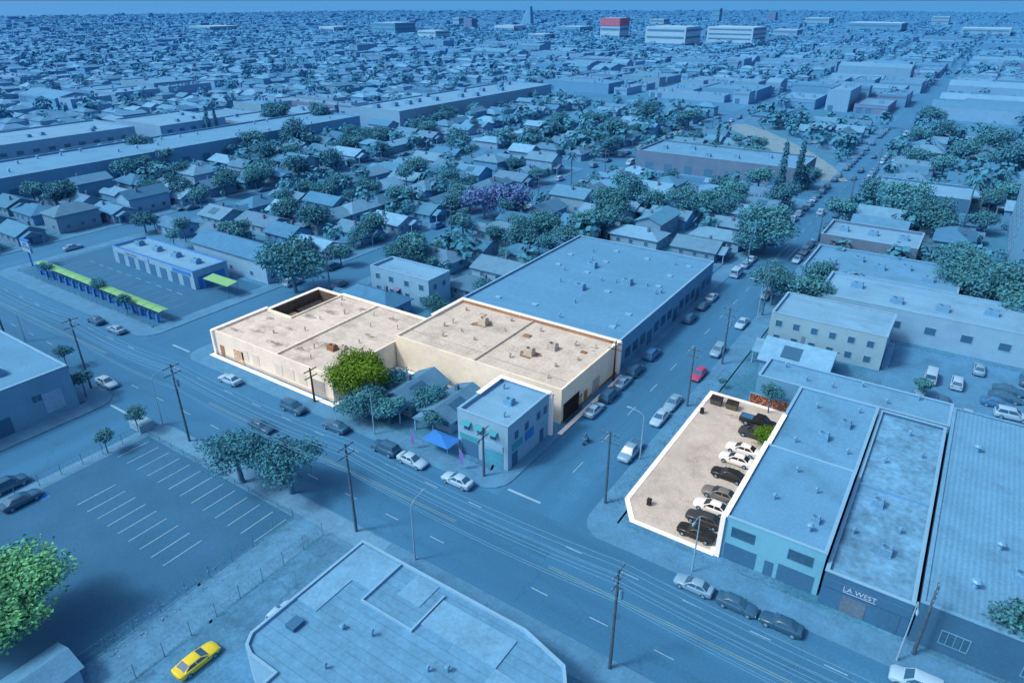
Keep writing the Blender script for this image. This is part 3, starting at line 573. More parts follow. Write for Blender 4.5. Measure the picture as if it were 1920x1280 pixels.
# ------------------------------------------------------------------ houses
def house(x,y,rz,L,W,hw,rt,ri,wi,label,detail=2,group='houses of the residential blocks',chim=True):
    t=thing('house',label,'house',(0,0,0),0,group); rm,wm=ROOFS[ri],WALLS[wi]; pitch=R.uniform(.36,.52)
    zr=hw+W/2*pitch; l=L/2; w_=W/2; ov=.5; b=MB()
    if rt=='gable':
        pr=[(-w_,0),(w_,0),(w_,hw),(0,zr),(-w_,hw)]
        b.add([(-l,a,c) for a,c in pr]+[(l,a,c) for a,c in pr],[(4,3,2,1,0),(5,6,7,8,9),(0,1,6,5),(1,2,7,6),(4,0,5,9)])
    else: b.add([(-l,-w_,0),(l,-w_,0),(l,w_,0),(-l,w_,0),(-l,-w_,hw),(l,-w_,hw),(l,w_,hw),(-l,w_,hw)],[(0,1,5,4),(1,2,6,5),(2,3,7,6),(3,0,4,7)])
    b.build('wall',wm,t); b=MB(); e=hw-ov*pitch+.06; zt=zr+.14
    if rt=='gable':
        pr=[(-w_-ov,e),(0,zt),(w_+ov,e),(w_+ov,e-.16),(0,zt-.18),(-w_-ov,e-.16)]
        b.add([(-l-ov,a,c) for a,c in pr]+[(l+ov,a,c) for a,c in pr],[(0,1,7,6),(1,2,8,7),(2,3,9,8),(5,0,6,11),(0,5,4,1),(1,4,3,2),(6,7,10,11),(7,8,9,10),(3,4,10,9),(4,5,11,10)])
    else:
        q=max(.3,l-w_*.95)
        b.add([(-l-ov,-w_-ov,e),(l+ov,-w_-ov,e),(l+ov,w_+ov,e),(-l-ov,w_+ov,e),(-q,0,zt),(q,0,zt),(-l-ov,-w_-ov,e-.18),(l+ov,-w_-ov,e-.18),(l+ov,w_+ov,e-.18),(-l-ov,w_+ov,e-.18)],[(0,1,5,4),(1,2,5),(2,3,4,5),(3,0,4),(0,6,7,1),(1,7,8,2),(2,8,9,3),(3,9,6,0),(6,9,8,7)])
    ro=b.build('roof',rm,t)
    if detail>=1:
        pw=w_*R.uniform(.5,.75); po=R.choice((-1,1))*(w_-pw)*.7; e2=min(hw-.15,2.5); zt2=e2+pw*pitch
        b=MB(); pr=[(po-pw,e2),(po,zt2),(po+pw,e2),(po+pw,e2-.15),(po-pw,e2-.15)]
        b.add([(l-.8,a,c) for a,c in pr]+[(l+2.4,a,c) for a,c in pr],[(0,1,6,5),(1,2,7,6),(2,3,8,7),(4,0,5,9),(5,6,7,8,9),(3,4,9,8)]); b.build('porch_roof',rm,t)
        for s in (-1,1): MB().box(l+2.0,l+2.2,po+s*(pw-.3)-.1,po+s*(pw-.3)+.1,0,e2-.15).build('porch_post',TRIM,t)
        panel(t,'E',l,po-.5,po+.5,.2,2.2,DARKT,'door')
        window(t,'E',l,-w_*.75,-w_*.75+1.3,1.0,2.2); window(t,'E',l,w_*.45,w_*.45+1.3,1.0,2.2)
        if detail>=2:
            for f,pos in (('S',-w_),('N',w_)):
                for a in (-l*.65,0,l*.55): window(t,f,pos,a,a+1.2,1.0,2.2)
            window(t,'W',-l,-w_*.4,-w_*.4+1.2,1.0,2.2)
        if chim:
            cx,cy=R.uniform(-l*.5,l*.5),w_*.35*R.choice((-1,1)); b=MB(); b.box(cx-.3,cx+.3,cy-.3,cy+.3,hw,zr+.7); b.build('chimney',BRICK,ro)
        if R.random()<.3 and rt=='gable':
            a=R.uniform(-l*.5,0); s=R.choice((-1,1)); b=MB()
            y1,y2=s*w_*.25,s*w_*.8; z1,z2=zt-abs(y1)*pitch+.05,zt-abs(y2)*pitch+.05
            b.add([(a,y1,z1),(a+3.2,y1,z1),(a+3.2,y2,z2),(a,y2,z2)],[(0,1,2,3)]); b.build('solar_panel',GLASS,ro)
    t.location=(x,y,.13); t.rotation_euler=(0,0,rz); return t
HS=[]
def free(x0,x1,y0,y1):
    return not any(a<x1 and b>x0 and c<y1 and d_>y0 for a,b,c,d_ in RES)
def hh(x,y,rz,L,W,hw,rt,ri,wi,label,detail=2):
    RES.append((x-max(L,W)/2*.9,x+max(L,W)/2*.9,y-max(L,W)/2*.9,y+max(L,W)/2*.9)); return house(x,y,rz,L,W,hw,rt,ri,wi,label,detail)
hh(-67.8,72.4,-PI/2,9.2,6.2,2.4,'gable',1,3,'brown gabled bungalow between the street tree and the corner shop, left of two')
hh(-59.6,72.4,-PI/2,9.2,6.0,2.4,'gable',1,1,'brown gabled bungalow beside the corner shop, right of two')
hh(-100,95.6,PI,15,7.6,3.2,'hip',3,2,'charcoal hip roofed house behind the corner warehouse, before the white box house')
hh(-145,96.8,0,28,8.5,5.6,'gable',3,0,'long two storey apartment house with dark roof behind the car wash')
hh(-17.5,118.6,PI,11,9.5,3.0,'gable',4,2,'pale roofed gabled house in front of the cream apartment building')
tJ=building('apartment_house','white two storey box house with flat roof and a dull red awning','house',rect(-107,-90,102.5,109.8),6.2,WALLS[0],FLAT[0],par=.5,cap=TRIM)
for a in (-105.5,-101.5,-97,-92.8):
    for z in (1.1,4.0): window(tJ,'S',102.5,a,a+1.4,z,z+1.4)
for a in (104,107): window(tJ,'E',-90,a,a+1.2,4,5.3)
panel(tJ,'S',102.5,-99.7,-98.3,.14,2.4,DARKT,'door'); MB().add([(-99.8,102.45,3.2),(-98.2,102.45,3.2),(-98.2,101.6,2.8),(-99.8,101.6,2.8)],[(0,1,2,3)]).build('awning',REDP,tJ)
tR1=building('long_workshop','long low grey roofed workshop behind the turquoise workshop','workshop',rect(-21,6.6,104.6,112),4.2,WALLS[2],FLAT[2],par=.3,cap=TRIM)
for k in range(6): vent(tR1,-18+k*4,R.uniform(106,111),4.2)
tR2=building('apartment_building','cream two storey apartment building with rows of small windows, right of the side street','apartment building',rect(-25,-5,126.5,138.5),6.4,M('wall_apartment_cream',(.74,.68,.52),a=.53,var=.06,stain=.1),FLAT[0],par=.4,cap=TRIM)
for i in range(6):
    for z in (1.1,4.1): window(tR2,'S',126.5,-24+i*3.2,-22.7+i*3.2,z,z+1.4)
for a in (128,131.5,135): window(tR2,'E',-5,a,a+1.2,4.1,5.4)
b=MB()
for k in range(10): b.box(-4.9,-3.8,128+k*.55,128.55+k*.55,0,.3+k*.3)
b.build('stair',METAL,tR2)
tR4=building('flat_roofed_hall','wide hall with broad white flat roof beyond the cream apartment building','hall',rect(-20,28,142,157),6.0,WALLS[0],FLAT[0],par=.5,cap=TRIM)
for a in range(-18,24,6): window(tR4,'S',142,a,a+2,2.6,4.2)
for k in range(5): hvac(tR4,-14+k*8,149+R.uniform(-3,3),6)
tR5=building('store_row','row of grey flat roofed stores on the right of the side street','shops',rect(-27,4,161,179),4.8,WALLS[2],FLAT[1],par=.5,cap=TRIM)
for a in range(-25,2,5): panel(tR5,'S',161,a,a+2.6,.14,2.8,DARKT,'roller_door')
for k in range(5): hvac(tR5,-22+k*5,170+R.uniform(-4,4),4.8)
tR6=building('brick_building','red brick building with pale flat roof by the trees right of the side street','building',rect(-28,-6,184,199),6,BRICK,FLAT[0],par=.6,cap=TRIM)
for a in range(-26,-8,4): window(tR6,'S',184,a,a+1.6,2.4,4.2)
for k in range(3): hvac(tR6,-24+k*7,192,6)
tR7=building('dark_store','dark walled store with white roof at the side street, beyond the brick building','shop',rect(-26,2,243,262),6,NAVY,FLAT[0],par=.6,cap=TRIM)
for a in range(-24,0,5): window(tR7,'S',243,a,a+2.4,2.2,4.4)
tR8=building('tall_block','tall grey block cut by the right edge of the photo','building',rect(13,45,200,245),15,WALLS[2],FLAT[1],par=.8,cap=TRIM)
for a in range(202,244,5):
    for z in (2,5.5,9,12): window(tR8,'W',13,a,a+2.5,z,z+1.8)
for a in range(15,44,5):
    for z in (2,5.5,9,12): window(tR8,'S',200,a,a+2.5,z,z+1.8)
tBR=building('brick_warehouse','long brick warehouse with pale roof across the middle distance','warehouse',rect(-112,-50,256,282),6.5,BRICK,FLAT[2],par=.6,cap=TRIM)
for k in range(6): hvac(tBR,-105+k*10,269+R.uniform(-8,8),6.5)
for a in range(-108,-52,8): panel(tBR,'S',256,a,a+3,.14,3,DARKT,'roller_door')
tL1=building('long_warehouse','very long low warehouse with grey roof along the left of the houses','warehouse',rect(-295,-264,55,256),7,WALLS[2],FLAT[2],par=.6,cap=TRIM)
for k in range(24): vent(tL1,R.uniform(-292,-267),60+k*8,7,None,.5,1)
for a in range(58,250,9): panel(tL1,'E',-264,a,a+3.4,.14,3.6,DARKT,'roller_door')
tL2=building('long_warehouse','white walled long warehouse beyond the first, in the upper middle','warehouse',rect(-282,-248,268,418),9,WALLS[0],FLAT[0],par=.6,cap=TRIM)
for k in range(14): hvac(tL2,R.uniform(-278,-252),274+k*10,9,None,1.6,1.4,1.8)
panel(tL2,'E',-248,270,416,.14,2.6,M('mural_band',(.25,.4,.45),a=.5,var=.5,scale=.4),'mural_band')
for q,h,lab in (((-350,-315,104,168),9,'white two storey depot at the left edge behind the long warehouse'),((-350,-312,178,212),8,'smaller white depot with two cypresses behind the long warehouse')):
    t=building('depot',lab,'depot',rect(*q),h,WALLS[0],FLAT[0],par=.6,cap=TRIM)
    for a in range(q[2]+3,q[3]-4,6):
        window(t,'E',q[1],a,a+2.8,5,6.6); panel(t,'E',q[1],a,a+3,.14,3.4,DARKT,'roller_door')
    for k in range(5): hvac(t,R.uniform(q[0]+4,q[1]-4),R.uniform(q[2]+4,q[3]-4),h)
nh=0
def row(xc,y0,y1,face,step=12.2):
    global nh
    y=y0+R.uniform(0,3)
    while y<y1:
        L=R.uniform(10,14); W=R.uniform(6.6,9); x=xc+R.uniform(-1.4,1.4); yy=y+R.uniform(-.7,.7)
        if free(x-L/2,x+L/2,yy-W/2,yy+W/2) and inview(x,yy,80) and nh<290:
            u,v,d_=proj(x,yy,2); rt=R.choice(('gable','gable','hip')); ri=R.choices(range(7),(4,3,4,4,4,2,1))[0]; wi=R.choices(range(6),(4,3,2,2,2,1))[0]
            two=R.random()<.13; rz=(0 if face>0 else PI)+(PI/2 if R.random()<.22 else 0)
            lab='%s%s walled house with %s %s roof, %s'%('two storey ' if two else '',WN[wi],RN[ri],'hipped' if rt=='hip' else 'gabled',where(x,yy,3))
            house(x,yy,rz,L,W,5.2 if two else R.uniform(2.6,3.2),rt,ri,wi,lab,2 if d_<220 else (1 if d_<330 else 0)); nh+=1
            RES.append((x-L/2,x+L/2,yy-W/2,yy+W/2)); HS.append((x,yy))
        y+=step*R.uniform(.9,1.15)
row(-104,112,240,-1); row(-88,112,240,1); row(-70,167,240,-1); row(-54,167,240,1)
for xc,f in ((-138,1),(-154,-1),(-168,1),(-184,-1)): row(xc,104,240,f)
for xc,f in ((-216,1),(-232,-1),(-248,1)): row(xc,64,300,f)
row(-18,204,240,-1); row(0,204,300,1); row(-18,268,415,-1); row(18,255,415,-1); row(2,300,415,1); row(36,260,415,1)
for xc,f in ((-104,-1),(-88,1),(-70,-1),(-54,1)): row(xc,292,415,f)
for xc,f in ((-138,1),(-156,-1),(-184,-1)): row(xc,258,415,f)
for xc,f in ((-218,1),(-236,-1)): row(xc,303,415,f)
# ------------------------------------------------------------------ trees
def crown(name,clumps,n,size,mats,seed,parent,flat=.6):
    r=random.Random(seed); b=MB(); tot=sum(c[3]*c[4]*c[5] for c in clumps)
    for cx,cy,cz,rx,ry,rz in clumps:
        k=int(n*rx*ry*rz/tot)+8; br=r.random()
        for i in range(k):
            dv=Vector((r.gauss(0,1),r.gauss(0,1),r.gauss(0,1))).normalized(); q=r.random()**.38*(1+.14*r.gauss(0,1))
            p=Vector((cx+dv.x*rx*q,cy+dv.y*ry*q,cz+dv.z*rz*q))
            nm=(dv*flat+Vector((r.gauss(0,.5),r.gauss(0,.5),r.gauss(0,.5)+.3))).normalized()
            a=nm.orthogonal().normalized(); a.rotate(Matrix.Rotation(r.random()*6.28,3,nm)); c=nm.cross(a); s=size*r.uniform(.55,1.35)
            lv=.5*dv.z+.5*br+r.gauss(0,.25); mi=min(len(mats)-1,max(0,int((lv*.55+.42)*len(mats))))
            b.add([p-a*s,p-c*s*.6,p+a*s,p+c*s*.6],[(0,1,2,3)],mi)
    return b.build('crown',mats,parent)
def tree(name,label,clumps,n,size,mats,seed,bark=None,tr=.28,cat='tree',kind='tree'):
    t=thing(kind,label,cat); r=random.Random(seed); b=MB(); zt=min(c[2]-c[5]*.4 for c in clumps)
    zt=max(1.2,zt); b.tube([(0,0,0),(.08,.03,zt*.5),(0,.05,zt)],[tr,tr*.8,tr*.65],8)
    for c in clumps: b.tube([(0,.05,zt),((c[0])*.5,c[1]*.5,zt+(c[2]-zt)*.6),(c[0],c[1],c[2])],[tr*.55,tr*.35,tr*.1],5)
    q=[b.build('trunk',bark or BARK,t),crown(name,clumps,n,size,mats,seed,t)]
    PROTO[t.name]=q; snap(t); return t
def cl(r,n,R0,z0,hz_,s0=.55):
    o=[(0,0,z0+hz_*.3,R0*.6,R0*.6,hz_*.55)]
    for k in range(n):
        a=2*PI*k/n+r.uniform(-.4,.4); q=R0*r.uniform(.35,.68); s=R0*r.uniform(.8,1.2)*s0
        o.append((q*math.cos(a),q*math.sin(a),z0+hz_*r.uniform(-.25,.6),s,s,s*r.uniform(.6,.85)))
    return o
r=random.Random(3)
T_=[]
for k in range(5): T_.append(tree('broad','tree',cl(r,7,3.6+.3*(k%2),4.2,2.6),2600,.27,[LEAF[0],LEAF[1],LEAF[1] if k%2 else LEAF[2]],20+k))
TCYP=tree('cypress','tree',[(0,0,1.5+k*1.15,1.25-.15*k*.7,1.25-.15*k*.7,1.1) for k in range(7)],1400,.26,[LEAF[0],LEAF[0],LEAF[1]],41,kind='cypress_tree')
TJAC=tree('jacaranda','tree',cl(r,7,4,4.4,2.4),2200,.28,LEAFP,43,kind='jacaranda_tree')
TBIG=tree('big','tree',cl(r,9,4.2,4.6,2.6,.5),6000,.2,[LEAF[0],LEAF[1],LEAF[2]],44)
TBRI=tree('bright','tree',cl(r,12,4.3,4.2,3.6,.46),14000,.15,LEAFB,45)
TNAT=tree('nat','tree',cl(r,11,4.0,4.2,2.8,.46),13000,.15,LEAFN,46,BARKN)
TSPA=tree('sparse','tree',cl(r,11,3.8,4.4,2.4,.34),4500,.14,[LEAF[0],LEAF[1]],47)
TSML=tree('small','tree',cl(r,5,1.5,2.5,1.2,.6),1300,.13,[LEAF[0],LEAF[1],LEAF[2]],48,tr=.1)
def palm():
    t=thing('palm_tree','palm','palm'); q=[MB().tube([(0,0,0),(.1,0,5),(0,.1,10.5)],[.25,.17,.15],7).build('trunk',BARK,t)]; b=MB(); rr_=random.Random(5)
    for k in range(26):
        a=rr_.random()*6.28; e=rr_.uniform(-.6,1.1); L=rr_.uniform(1.6,2.4); w_=.28; dx,dy=math.cos(a),math.sin(a); px,py=-dy*w_,dx*w_
        b.add([(0,0,10.5),(dx*L*.5+px,dy*L*.5+py,10.5+e*.9),(dx*L,dy*L,10.5+e*.9-1.0),(dx*L*.5-px,dy*L*.5-py,10.5+e*.9)],[(0,1,2,3)],k%2)
    q.append(b.build('crown',[LEAF[0],LEAF[1]],t)); PROTO[t.name]=q; snap(t); return t
TPALM=palm()
PROTOS=T_+[TCYP,TJAC,TBIG,TBRI,TNAT,TSPA,TSML,TPALM]
nt_=0
def put(pr,x,y,sc,label,sz=None,group='trees of the neighbourhood'):
    global nt_; nt_+=1
    return dup(pr,(x,y,.12),R.uniform(0,6.28),label,group,scale=(sc,sc,(sz or sc)))
put(TNAT,-75.6,67.6,1.32,'bright green tree in front of the gap between the cream warehouses',1.22)
put(TBIG,-71.0,63.6,.95,'dark blue-green street tree before the brown bungalows',.74)
put(T_[2],-66.5,64.6,.75,'leafy tree in the front yard of the left bungalow',.62)
put(T_[1],-63.6,70,.7,'leafy tree between the two brown bungalows',.66)
put(T_[3],-71.6,72.0,.8,'leafy tree behind the bright green tree, beside the left bungalow',.66)
put(TSML,-58.5,65.8,1.1,'small tree in the front yard of the right bungalow')
put(TSPA,*P(455,905),1.5,'sparse street tree at the parking lot kerb, left of the pair',1.2)
put(TSPA,*P(548,925),1.5,'sparse street tree at the parking lot kerb, right of the pair',1.2)
put(TBRI,-71.2,12.4,1.6,'large bright green tree in the bottom left corner',1.2)
for u,v,s,l in ((203,850,1.0,'small street tree left of the parking lot corner'),(262,812,1.15,'small round tree at the parking lot corner'),(162,745,1.3,'small tree outside the grey left building'),(128,690,1.1,'small tree behind the grey left building corner'),(92,525,1.1,'small tree by the car wash sign'),(190,560,1.2,'small tree in front of the lime canopies'),(240,590,1.2,'small tree near the right end of the canopies'),(1440,775,1.3,'small tree beside the long low workshop'),(330,470,1.5,'small tree behind the car wash')):
    put(TSML,*P(u,v),s,l)
put(TNAT,-15.2,90.3,.5,'small bright green tree hanging over the parked cars in the car park',.62)
put(TSML,-26.6,104.6,.5,'little shrub at the back left corner of the concrete car park')
MAN=[(555,548,1.75,TBIG),(757,512,1.15,TBIG),(445,462,1.1,0),(345,345,1.2,1),(380,395,1.1,2),(345,378,1.1,3),(540,420,1.2,4),(700,450,1.1,0),(1145,420,1.5,TBIG),(1180,385,1.4,1),(1135,445,1.2,2),(1280,415,1.5,TBIG),(1432,475,1.8,TBIG),(1400,480,1.1,3),(1445,572,1.3,TBIG),(1535,545,1.1,4),(1420,362,1.3,0),(1690,430,1.9,TBIG),(1650,400,1.4,1),(1740,450,1.6,TBIG),(1800,560,1.5,TBIG),(1850,590,1.6,TBIG),(1890,620,1.3,2),(1770,520,1.2,3),(1800,440,1.4,TPALM),(1850,300,1.9,TBIG),(1880,330,1.9,1),(1800,320,1.7,2),(1760,270,1.7,3),(1740,240,1.7,4),(1720,280,1.4,0),(1905,1240,1.0,2),(1725,745,.5,2),(1070,370,1.3,TPALM),(1020,480,.9,3),(1055,470,1.0,4),(930,460,.8,1),(815,595,.7,TBIG),(640,500,.8,2),(905,560,.7,3),(1400,500,1.0,TPALM),(1150,270,1.8,4),(1210,235,1.7,TBIG),(1290,245,1.6,0),(560,280,1.7,1),(520,240,1.8,TBIG),(600,240,1.8,2),(500,310,1.5,3),(270,300,1.6,4),(480,290,1.5,0)]
for u,v,s,k in MAN:
    pr=T_[k] if isinstance(k,int) else k; x,y=P(u,v)
    nm={TPALM.name:'tall palm',TBIG.name:'large dense tree'}.get(pr.name,'leafy tree')
    put(pr,x,y,s,'%s standing %s'%(nm,where(x,y,3)))
for u,v,s in ((1460,362,1.9),(1492,358,1.9),(395,262,1.7),(410,262,1.6),(1340,300,1.4)):
    x,y=P(u,v); put(TCYP,x,y,.95*s*.8,'tall dark cypress %s'%where(x,y,5),s)
for u,v,s,l in ((908,410,1.4,'lilac flowering tree, left of the purple pair'),(958,412,1.5,'lilac flowering tree, right of the purple pair')): put(TJAC,*P(u,v),s,l)
def treeok(x,y):
    return inview(x,y,40) and free(x-.3,x+.3,y-.3,y+.3) and not(any(a-1<x<b_+1 and c<y<d_ for a,b_,c,d_ in SIDE) or 241<y<255 or (-79<x<-46 and y<165) or (-190<x<-128 and y<92))
k=0
while nt_<295 and k<14000:
    k+=1; x=R.uniform(-262,60); y=R.uniform(95,330)
    if not treeok(x,y) or (x>-30 and 108<y<142): continue
    s=R.choice((.5,.65,.8,.95,1.1,1.3)); pr=R.choice(T_+[T_[0],TSML]) ; s2=s*(1.8 if pr is TSML else 1)
    put(pr,x,y,s2,'%s tree among the houses, %s'%('small' if s<.7 else 'mid-sized',where(x,y,3)))
for p_ in PROTOS:
    for o in PROTO[p_.name]: bpy.data.objects.remove(o)
    bpy.data.objects.remove(p_)
# ------------------------------------------------------------------ vehicles
TYRE=M('tyre',(.02,.02,.02),a=.4,var=.05); TYREN=M('tyre_plain',(.02,.02,.02),a=0,var=.05)
RIM=M('rim',(.4,.4,.42),a=.5,rough=.4,var=.05); HL=M('headlight_glass',(.7,.7,.7),a=.4,rough=.2,var=.02); TL=M('taillight_red',(.4,.02,.02),a=.35,rough=.3,var=.02)
PAINT={n:M('car_paint_'+n,c,a=.48 if n!='red' else .2,rough=.3,var=.03,spec=.5) for n,c in dict(white=(.86,.86,.85),silver=(.45,.46,.47),black=(.015,.015,.017),grey=(.14,.145,.15),dark=(.03,.034,.04),blue=(.04,.10,.26),red=(.55,.02,.06)).items()}
PAINT['yellow']=M('car_paint_yellow',(.85,.66,.0),a=.1,rough=.3,var=.03,spec=.5)
PN={n:M('plain_car_paint_'+n,c,a=0,rough=.3,var=.03,spec=.5) for n,c in dict(white=(.82,.81,.80),silver=(.42,.42,.42),black=(.015,.015,.015),grey=(.17,.165,.155),dark=(.04,.045,.055)).items()}
def carproto(name,L,W,st,base,top,zb,zt,hb,ht,bed=None,wr=.33):
    t=thing(name,'car','car'); q=[]; b=MB(); vs=[];fs=[]; w_=W/2
    for x,z0,z1,k in st:
        h=w_*k; vs+=[(x,-h*.9,z0),(x,-h,z0+.16),(x,-h*.99,(z0+z1)/2+.05),(x,-h*.95,z1-.07),(x,-h*.84,z1),(x,0,z1+.025),(x,h*.84,z1),(x,h*.95,z1-.07),(x,h*.99,(z0+z1)/2+.05),(x,h,z0+.16),(x,h*.9,z0)]
    n=11
    for i in range(len(st)-1):
        for k in range(n): fs.append((i*n+k,(i+1)*n+k,(i+1)*n+(k+1)%n,i*n+(k+1)%n))
    fs+=[tuple(range(n)),tuple(range((len(st)-1)*n,len(st)*n))[::-1]]
    b.add(vs,fs)
    B0=[(base[0],-hb,zb),(base[1],-hb,zb),(base[1],hb,zb),(base[0],hb,zb)]; mid=zt-.06
    T0=[(top[0],-ht,mid),(top[1],-ht,mid),(top[1],ht,mid),(top[0],ht,mid)]; T1=[(top[0]+.2,-ht*.85,zt),(top[1]-.2,-ht*.85,zt),(top[1]-.2,ht*.85,zt),(top[0]+.2,ht*.85,zt)]
    b.add(B0+T0+T1,[(0,1,5,4),(1,2,6,5),(2,3,7,6),(3,0,4,7),(4,5,9,8),(5,6,10,9),(6,7,11,10),(7,4,8,11),(8,9,10,11)])
    body=b.build('body',PAINT['white'],t,True); q.append(body)
    me=body.data
    try: me.set_sharp_from_angle(angle=math.radians(40))
    except Exception: pass
    def gl(nm,i,j,m1=.06,m2=.06):
        a,b_,c,d_=[Vector(v) for v in (B0[i],B0[j],T0[j],T0[i])]; nn=(b_-a).cross(d_-a).normalized()*.014
        f=lambda s_,t_: (a*(1-s_)+b_*s_)*(1-t_)+(d_*(1-s_)+c*s_)*t_+nn
        o=MB().add([f(m1,.1),f(1-m2,.1),f(1-m2,.95),f(m1,.95)],[(0,1,2,3)]).build(nm,GLASS,t); q.append(o)
    gl('windshield',1,2); gl('rear_window',3,0)
    for (i,j) in ((0,1),(2,3)):
        a,b_,c,d_=[Vector(v) for v in (B0[i],B0[j],T0[j],T0[i])]; nn=(b_-a).cross(d_-a).normalized()*.014
        f=lambda s_,t_: (a*(1-s_)+b_*s_)*(1-t_)+(d_*(1-s_)+c*s_)*t_+nn
        for s0,s1 in ((.06,.48),(.52,.94)): q.append(MB().add([f(s0,.1),f(s1,.1),f(s1,.9),f(s0,.9)],[(0,1,2,3)]).build('side_window',GLASS,t))
    if bed: q.append(MB().box(bed[0],bed[1],-w_*.75,w_*.75,bed[2],bed[2]+.03).build('load_bed',DARKT,t))
    for sx in (-L*.3,L*.31):
        for s in (-1,1):
            b=MB(); b.tube([(sx,s*(w_-.2),wr),(sx,s*(w_+.015),wr)],wr,14); wl=b.build('wheel',TYRE,t); q.append(wl)
            b=MB(); b.tube([(sx,s*(w_+.016),wr),(sx,s*(w_+.03),wr)],wr*.6,10); q.append(b.build('rim',RIM,wl))
    f,rr_=st[-1],st[0]
    for s in (-1,1):
        q.append(MB().box(f[0]-.22,f[0]-.02,s*w_*.62-.17,s*w_*.62+.17,f[2]-.14,f[2]+.02).build('headlight',HL,t))
        q.append(MB().box(rr_[0]-.02,rr_[0]+.12,s*w_*.66-.17,s*w_*.66+.17,rr_[2]-.2,rr_[2]-.04).build('taillight',TL,t))
        q.append(MB().box(base[1]-.45,base[1]-.3,s*(w_+.07)-.07,s*(w_+.07)+.07,zb+.0,zb+.12).build('wing_mirror',DARKT,t))
    PROTO[t.name]=q; snap(t); return t
CAR={
'sedan':carproto('parked_car',4.7,1.82,[(-2.33,.4,.85,.8),(-2.2,.27,.98,.93),(-1.5,.2,1.0,.99),(0,.2,.95,1),(1.0,.2,.93,1),(1.9,.22,.82,.96),(2.2,.28,.72,.86),(2.34,.36,.62,.72)],(-1.85,1.1),(-1.05,.2),.92,1.45,.78,.6),
'suv':carproto('parked_suv',4.7,1.9,[(-2.33,.42,1.05,.88),(-2.2,.3,1.12,.96),(-1.2,.26,1.1,1),(1.0,.26,1.06,1),(1.95,.28,.98,.96),(2.2,.34,.86,.88),(2.32,.42,.7,.78)],(-2.24,1.2),(-1.95,.35),1.05,1.75,.82,.68,None,.37),
'pickup':carproto('pickup_truck',5.5,1.95,[(-2.75,.5,1.1,.94),(-2.6,.42,1.14,.98),(-.6,.32,1.14,1),(1.0,.32,1.12,1),(2.2,.34,1.04,.97),(2.6,.4,.94,.9),(2.74,.48,.76,.8)],(-.75,1.5),(-.5,.75),1.1,1.85,.84,.7,(-2.6,-.85,1.17),.4),
'van':carproto('parked_van',5.2,2.0,[(-2.55,.42,1.2,.94),(-2.45,.32,1.25,.98),(0,.3,1.25,1),(1.6,.3,1.2,.98),(2.3,.34,1.0,.92),(2.52,.42,.8,.84)],(-2.5,1.9),(-2.4,1.1),1.2,2.1,.9,.8,None,.36)}
CN={'sedan':'sedan','suv':'suv','pickup':'pickup truck','van':'van'}
ncar=0
def CHK(x,y):
    return any(a<=x<=b_ and c<=y<=d_ for a,b_,c,d_ in BLK)
def car(kind,col,x,y,rz,label,nat=False,group='parked cars',far=False,sc=1.03):
    global ncar; ncar+=1
    ov={'body':(PN if nat else PAINT)[col]}
    if nat: ov.update({'wheel':TYREN,'windshield':GLASSN,'rear_window':GLASSN,'side_window':GLASSN})
    z=.142 if CHK(x,y) else .01
    return dup(CAR[kind],(x,y,z),rz,label,group,ov,('body','windshield','rear_window','side_window') if far else None,cat={'suv':'car','sedan':'car','pickup':'truck','van':'van'}[kind],scale=(sc,sc,sc))
for u,v,k,c,l in ((448,702,'sedan','white','white sedan parked outside the corner warehouse'),(570,752,'suv','dark','dark suv parked near the bright green tree'),(645,788,'sedan','dark','dark sedan parked beside the blue-green street tree'),(738,828,'suv','dark','dark suv parked before the bungalows, ahead of a white sedan'),(785,852,'sedan','white','white sedan parked behind the dark suv by the bungalows'),(868,890,'sedan','white','white sedan parked at the corner shop'),(1308,1083,'sedan','silver','silver sedan parked outside the turquoise workshop'),(1388,1119,'sedan','dark','dark sedan behind the silver sedan at the workshop kerb'),(1470,1155,'sedan','black','black sedan parked before the navy shop'),(1722,1258,'suv','white','white suv at the bottom right corner')):
    x,y=P(u,v,.7); car(k,c,x,58.9,PI if R.random()<.9 else 0,l,sc=.95 if 1300<u<1480 else 1.03)
car('sedan','dark',*P(490,797,.7),0,'dark car passing behind the sparse street tree pair')
x,y=P(217,708,.7); car('sedan','white',x,46.4,0,'white sedan parked outside the grey left building')
for u,v,c in ((205,590,'dark'),(243,607,'silver')): x,y=P(u,v,.7); car('sedan',c,x,58.9,PI,'%s car parked in front of the lime canopies'%c)
x,y=P(20,912,.7); car('suv','dark',-99,y,PI/2,'dark suv parked beyond the parking lot fence at the left edge')
x,y=P(55,930,.7); car('sedan','dark',-94,y-1,PI/2,'dark car at the left edge of the parking lot')
for u,v,k,c,l in ((1125,770,'sedan','white','white sedan nearest the iron bar fence on the side street'),(1152,742,'suv','dark','dark suv second in the row beside the cream block warehouse'),(1178,718,'sedan','silver','silver sedan third in the row beside the cream block warehouse'),(1205,697,'suv','dark','dark suv fourth in the row beside the cream block warehouse'),(1228,664,'suv','blue','blue suv parked by the big warehouse corner'),(1300,597,'suv','dark','dark suv parked halfway along the big warehouse'),(1325,573,'sedan','dark','dark sedan parked near the far end of the big warehouse'),(1340,557,'sedan','white','white sedan parked at the far end of the big warehouse'),(1383,512,'van','white','white van parked past the big warehouse'),(1398,495,'sedan','silver','silver sedan parked past the white van'),(1410,485,'sedan','white','white sedan at the end of the kerb row past the white van')):
    x,y=P(u,v,.7); car(k,c,-41.3,y,PI/2,l,group='cars on the left kerb of the side street')
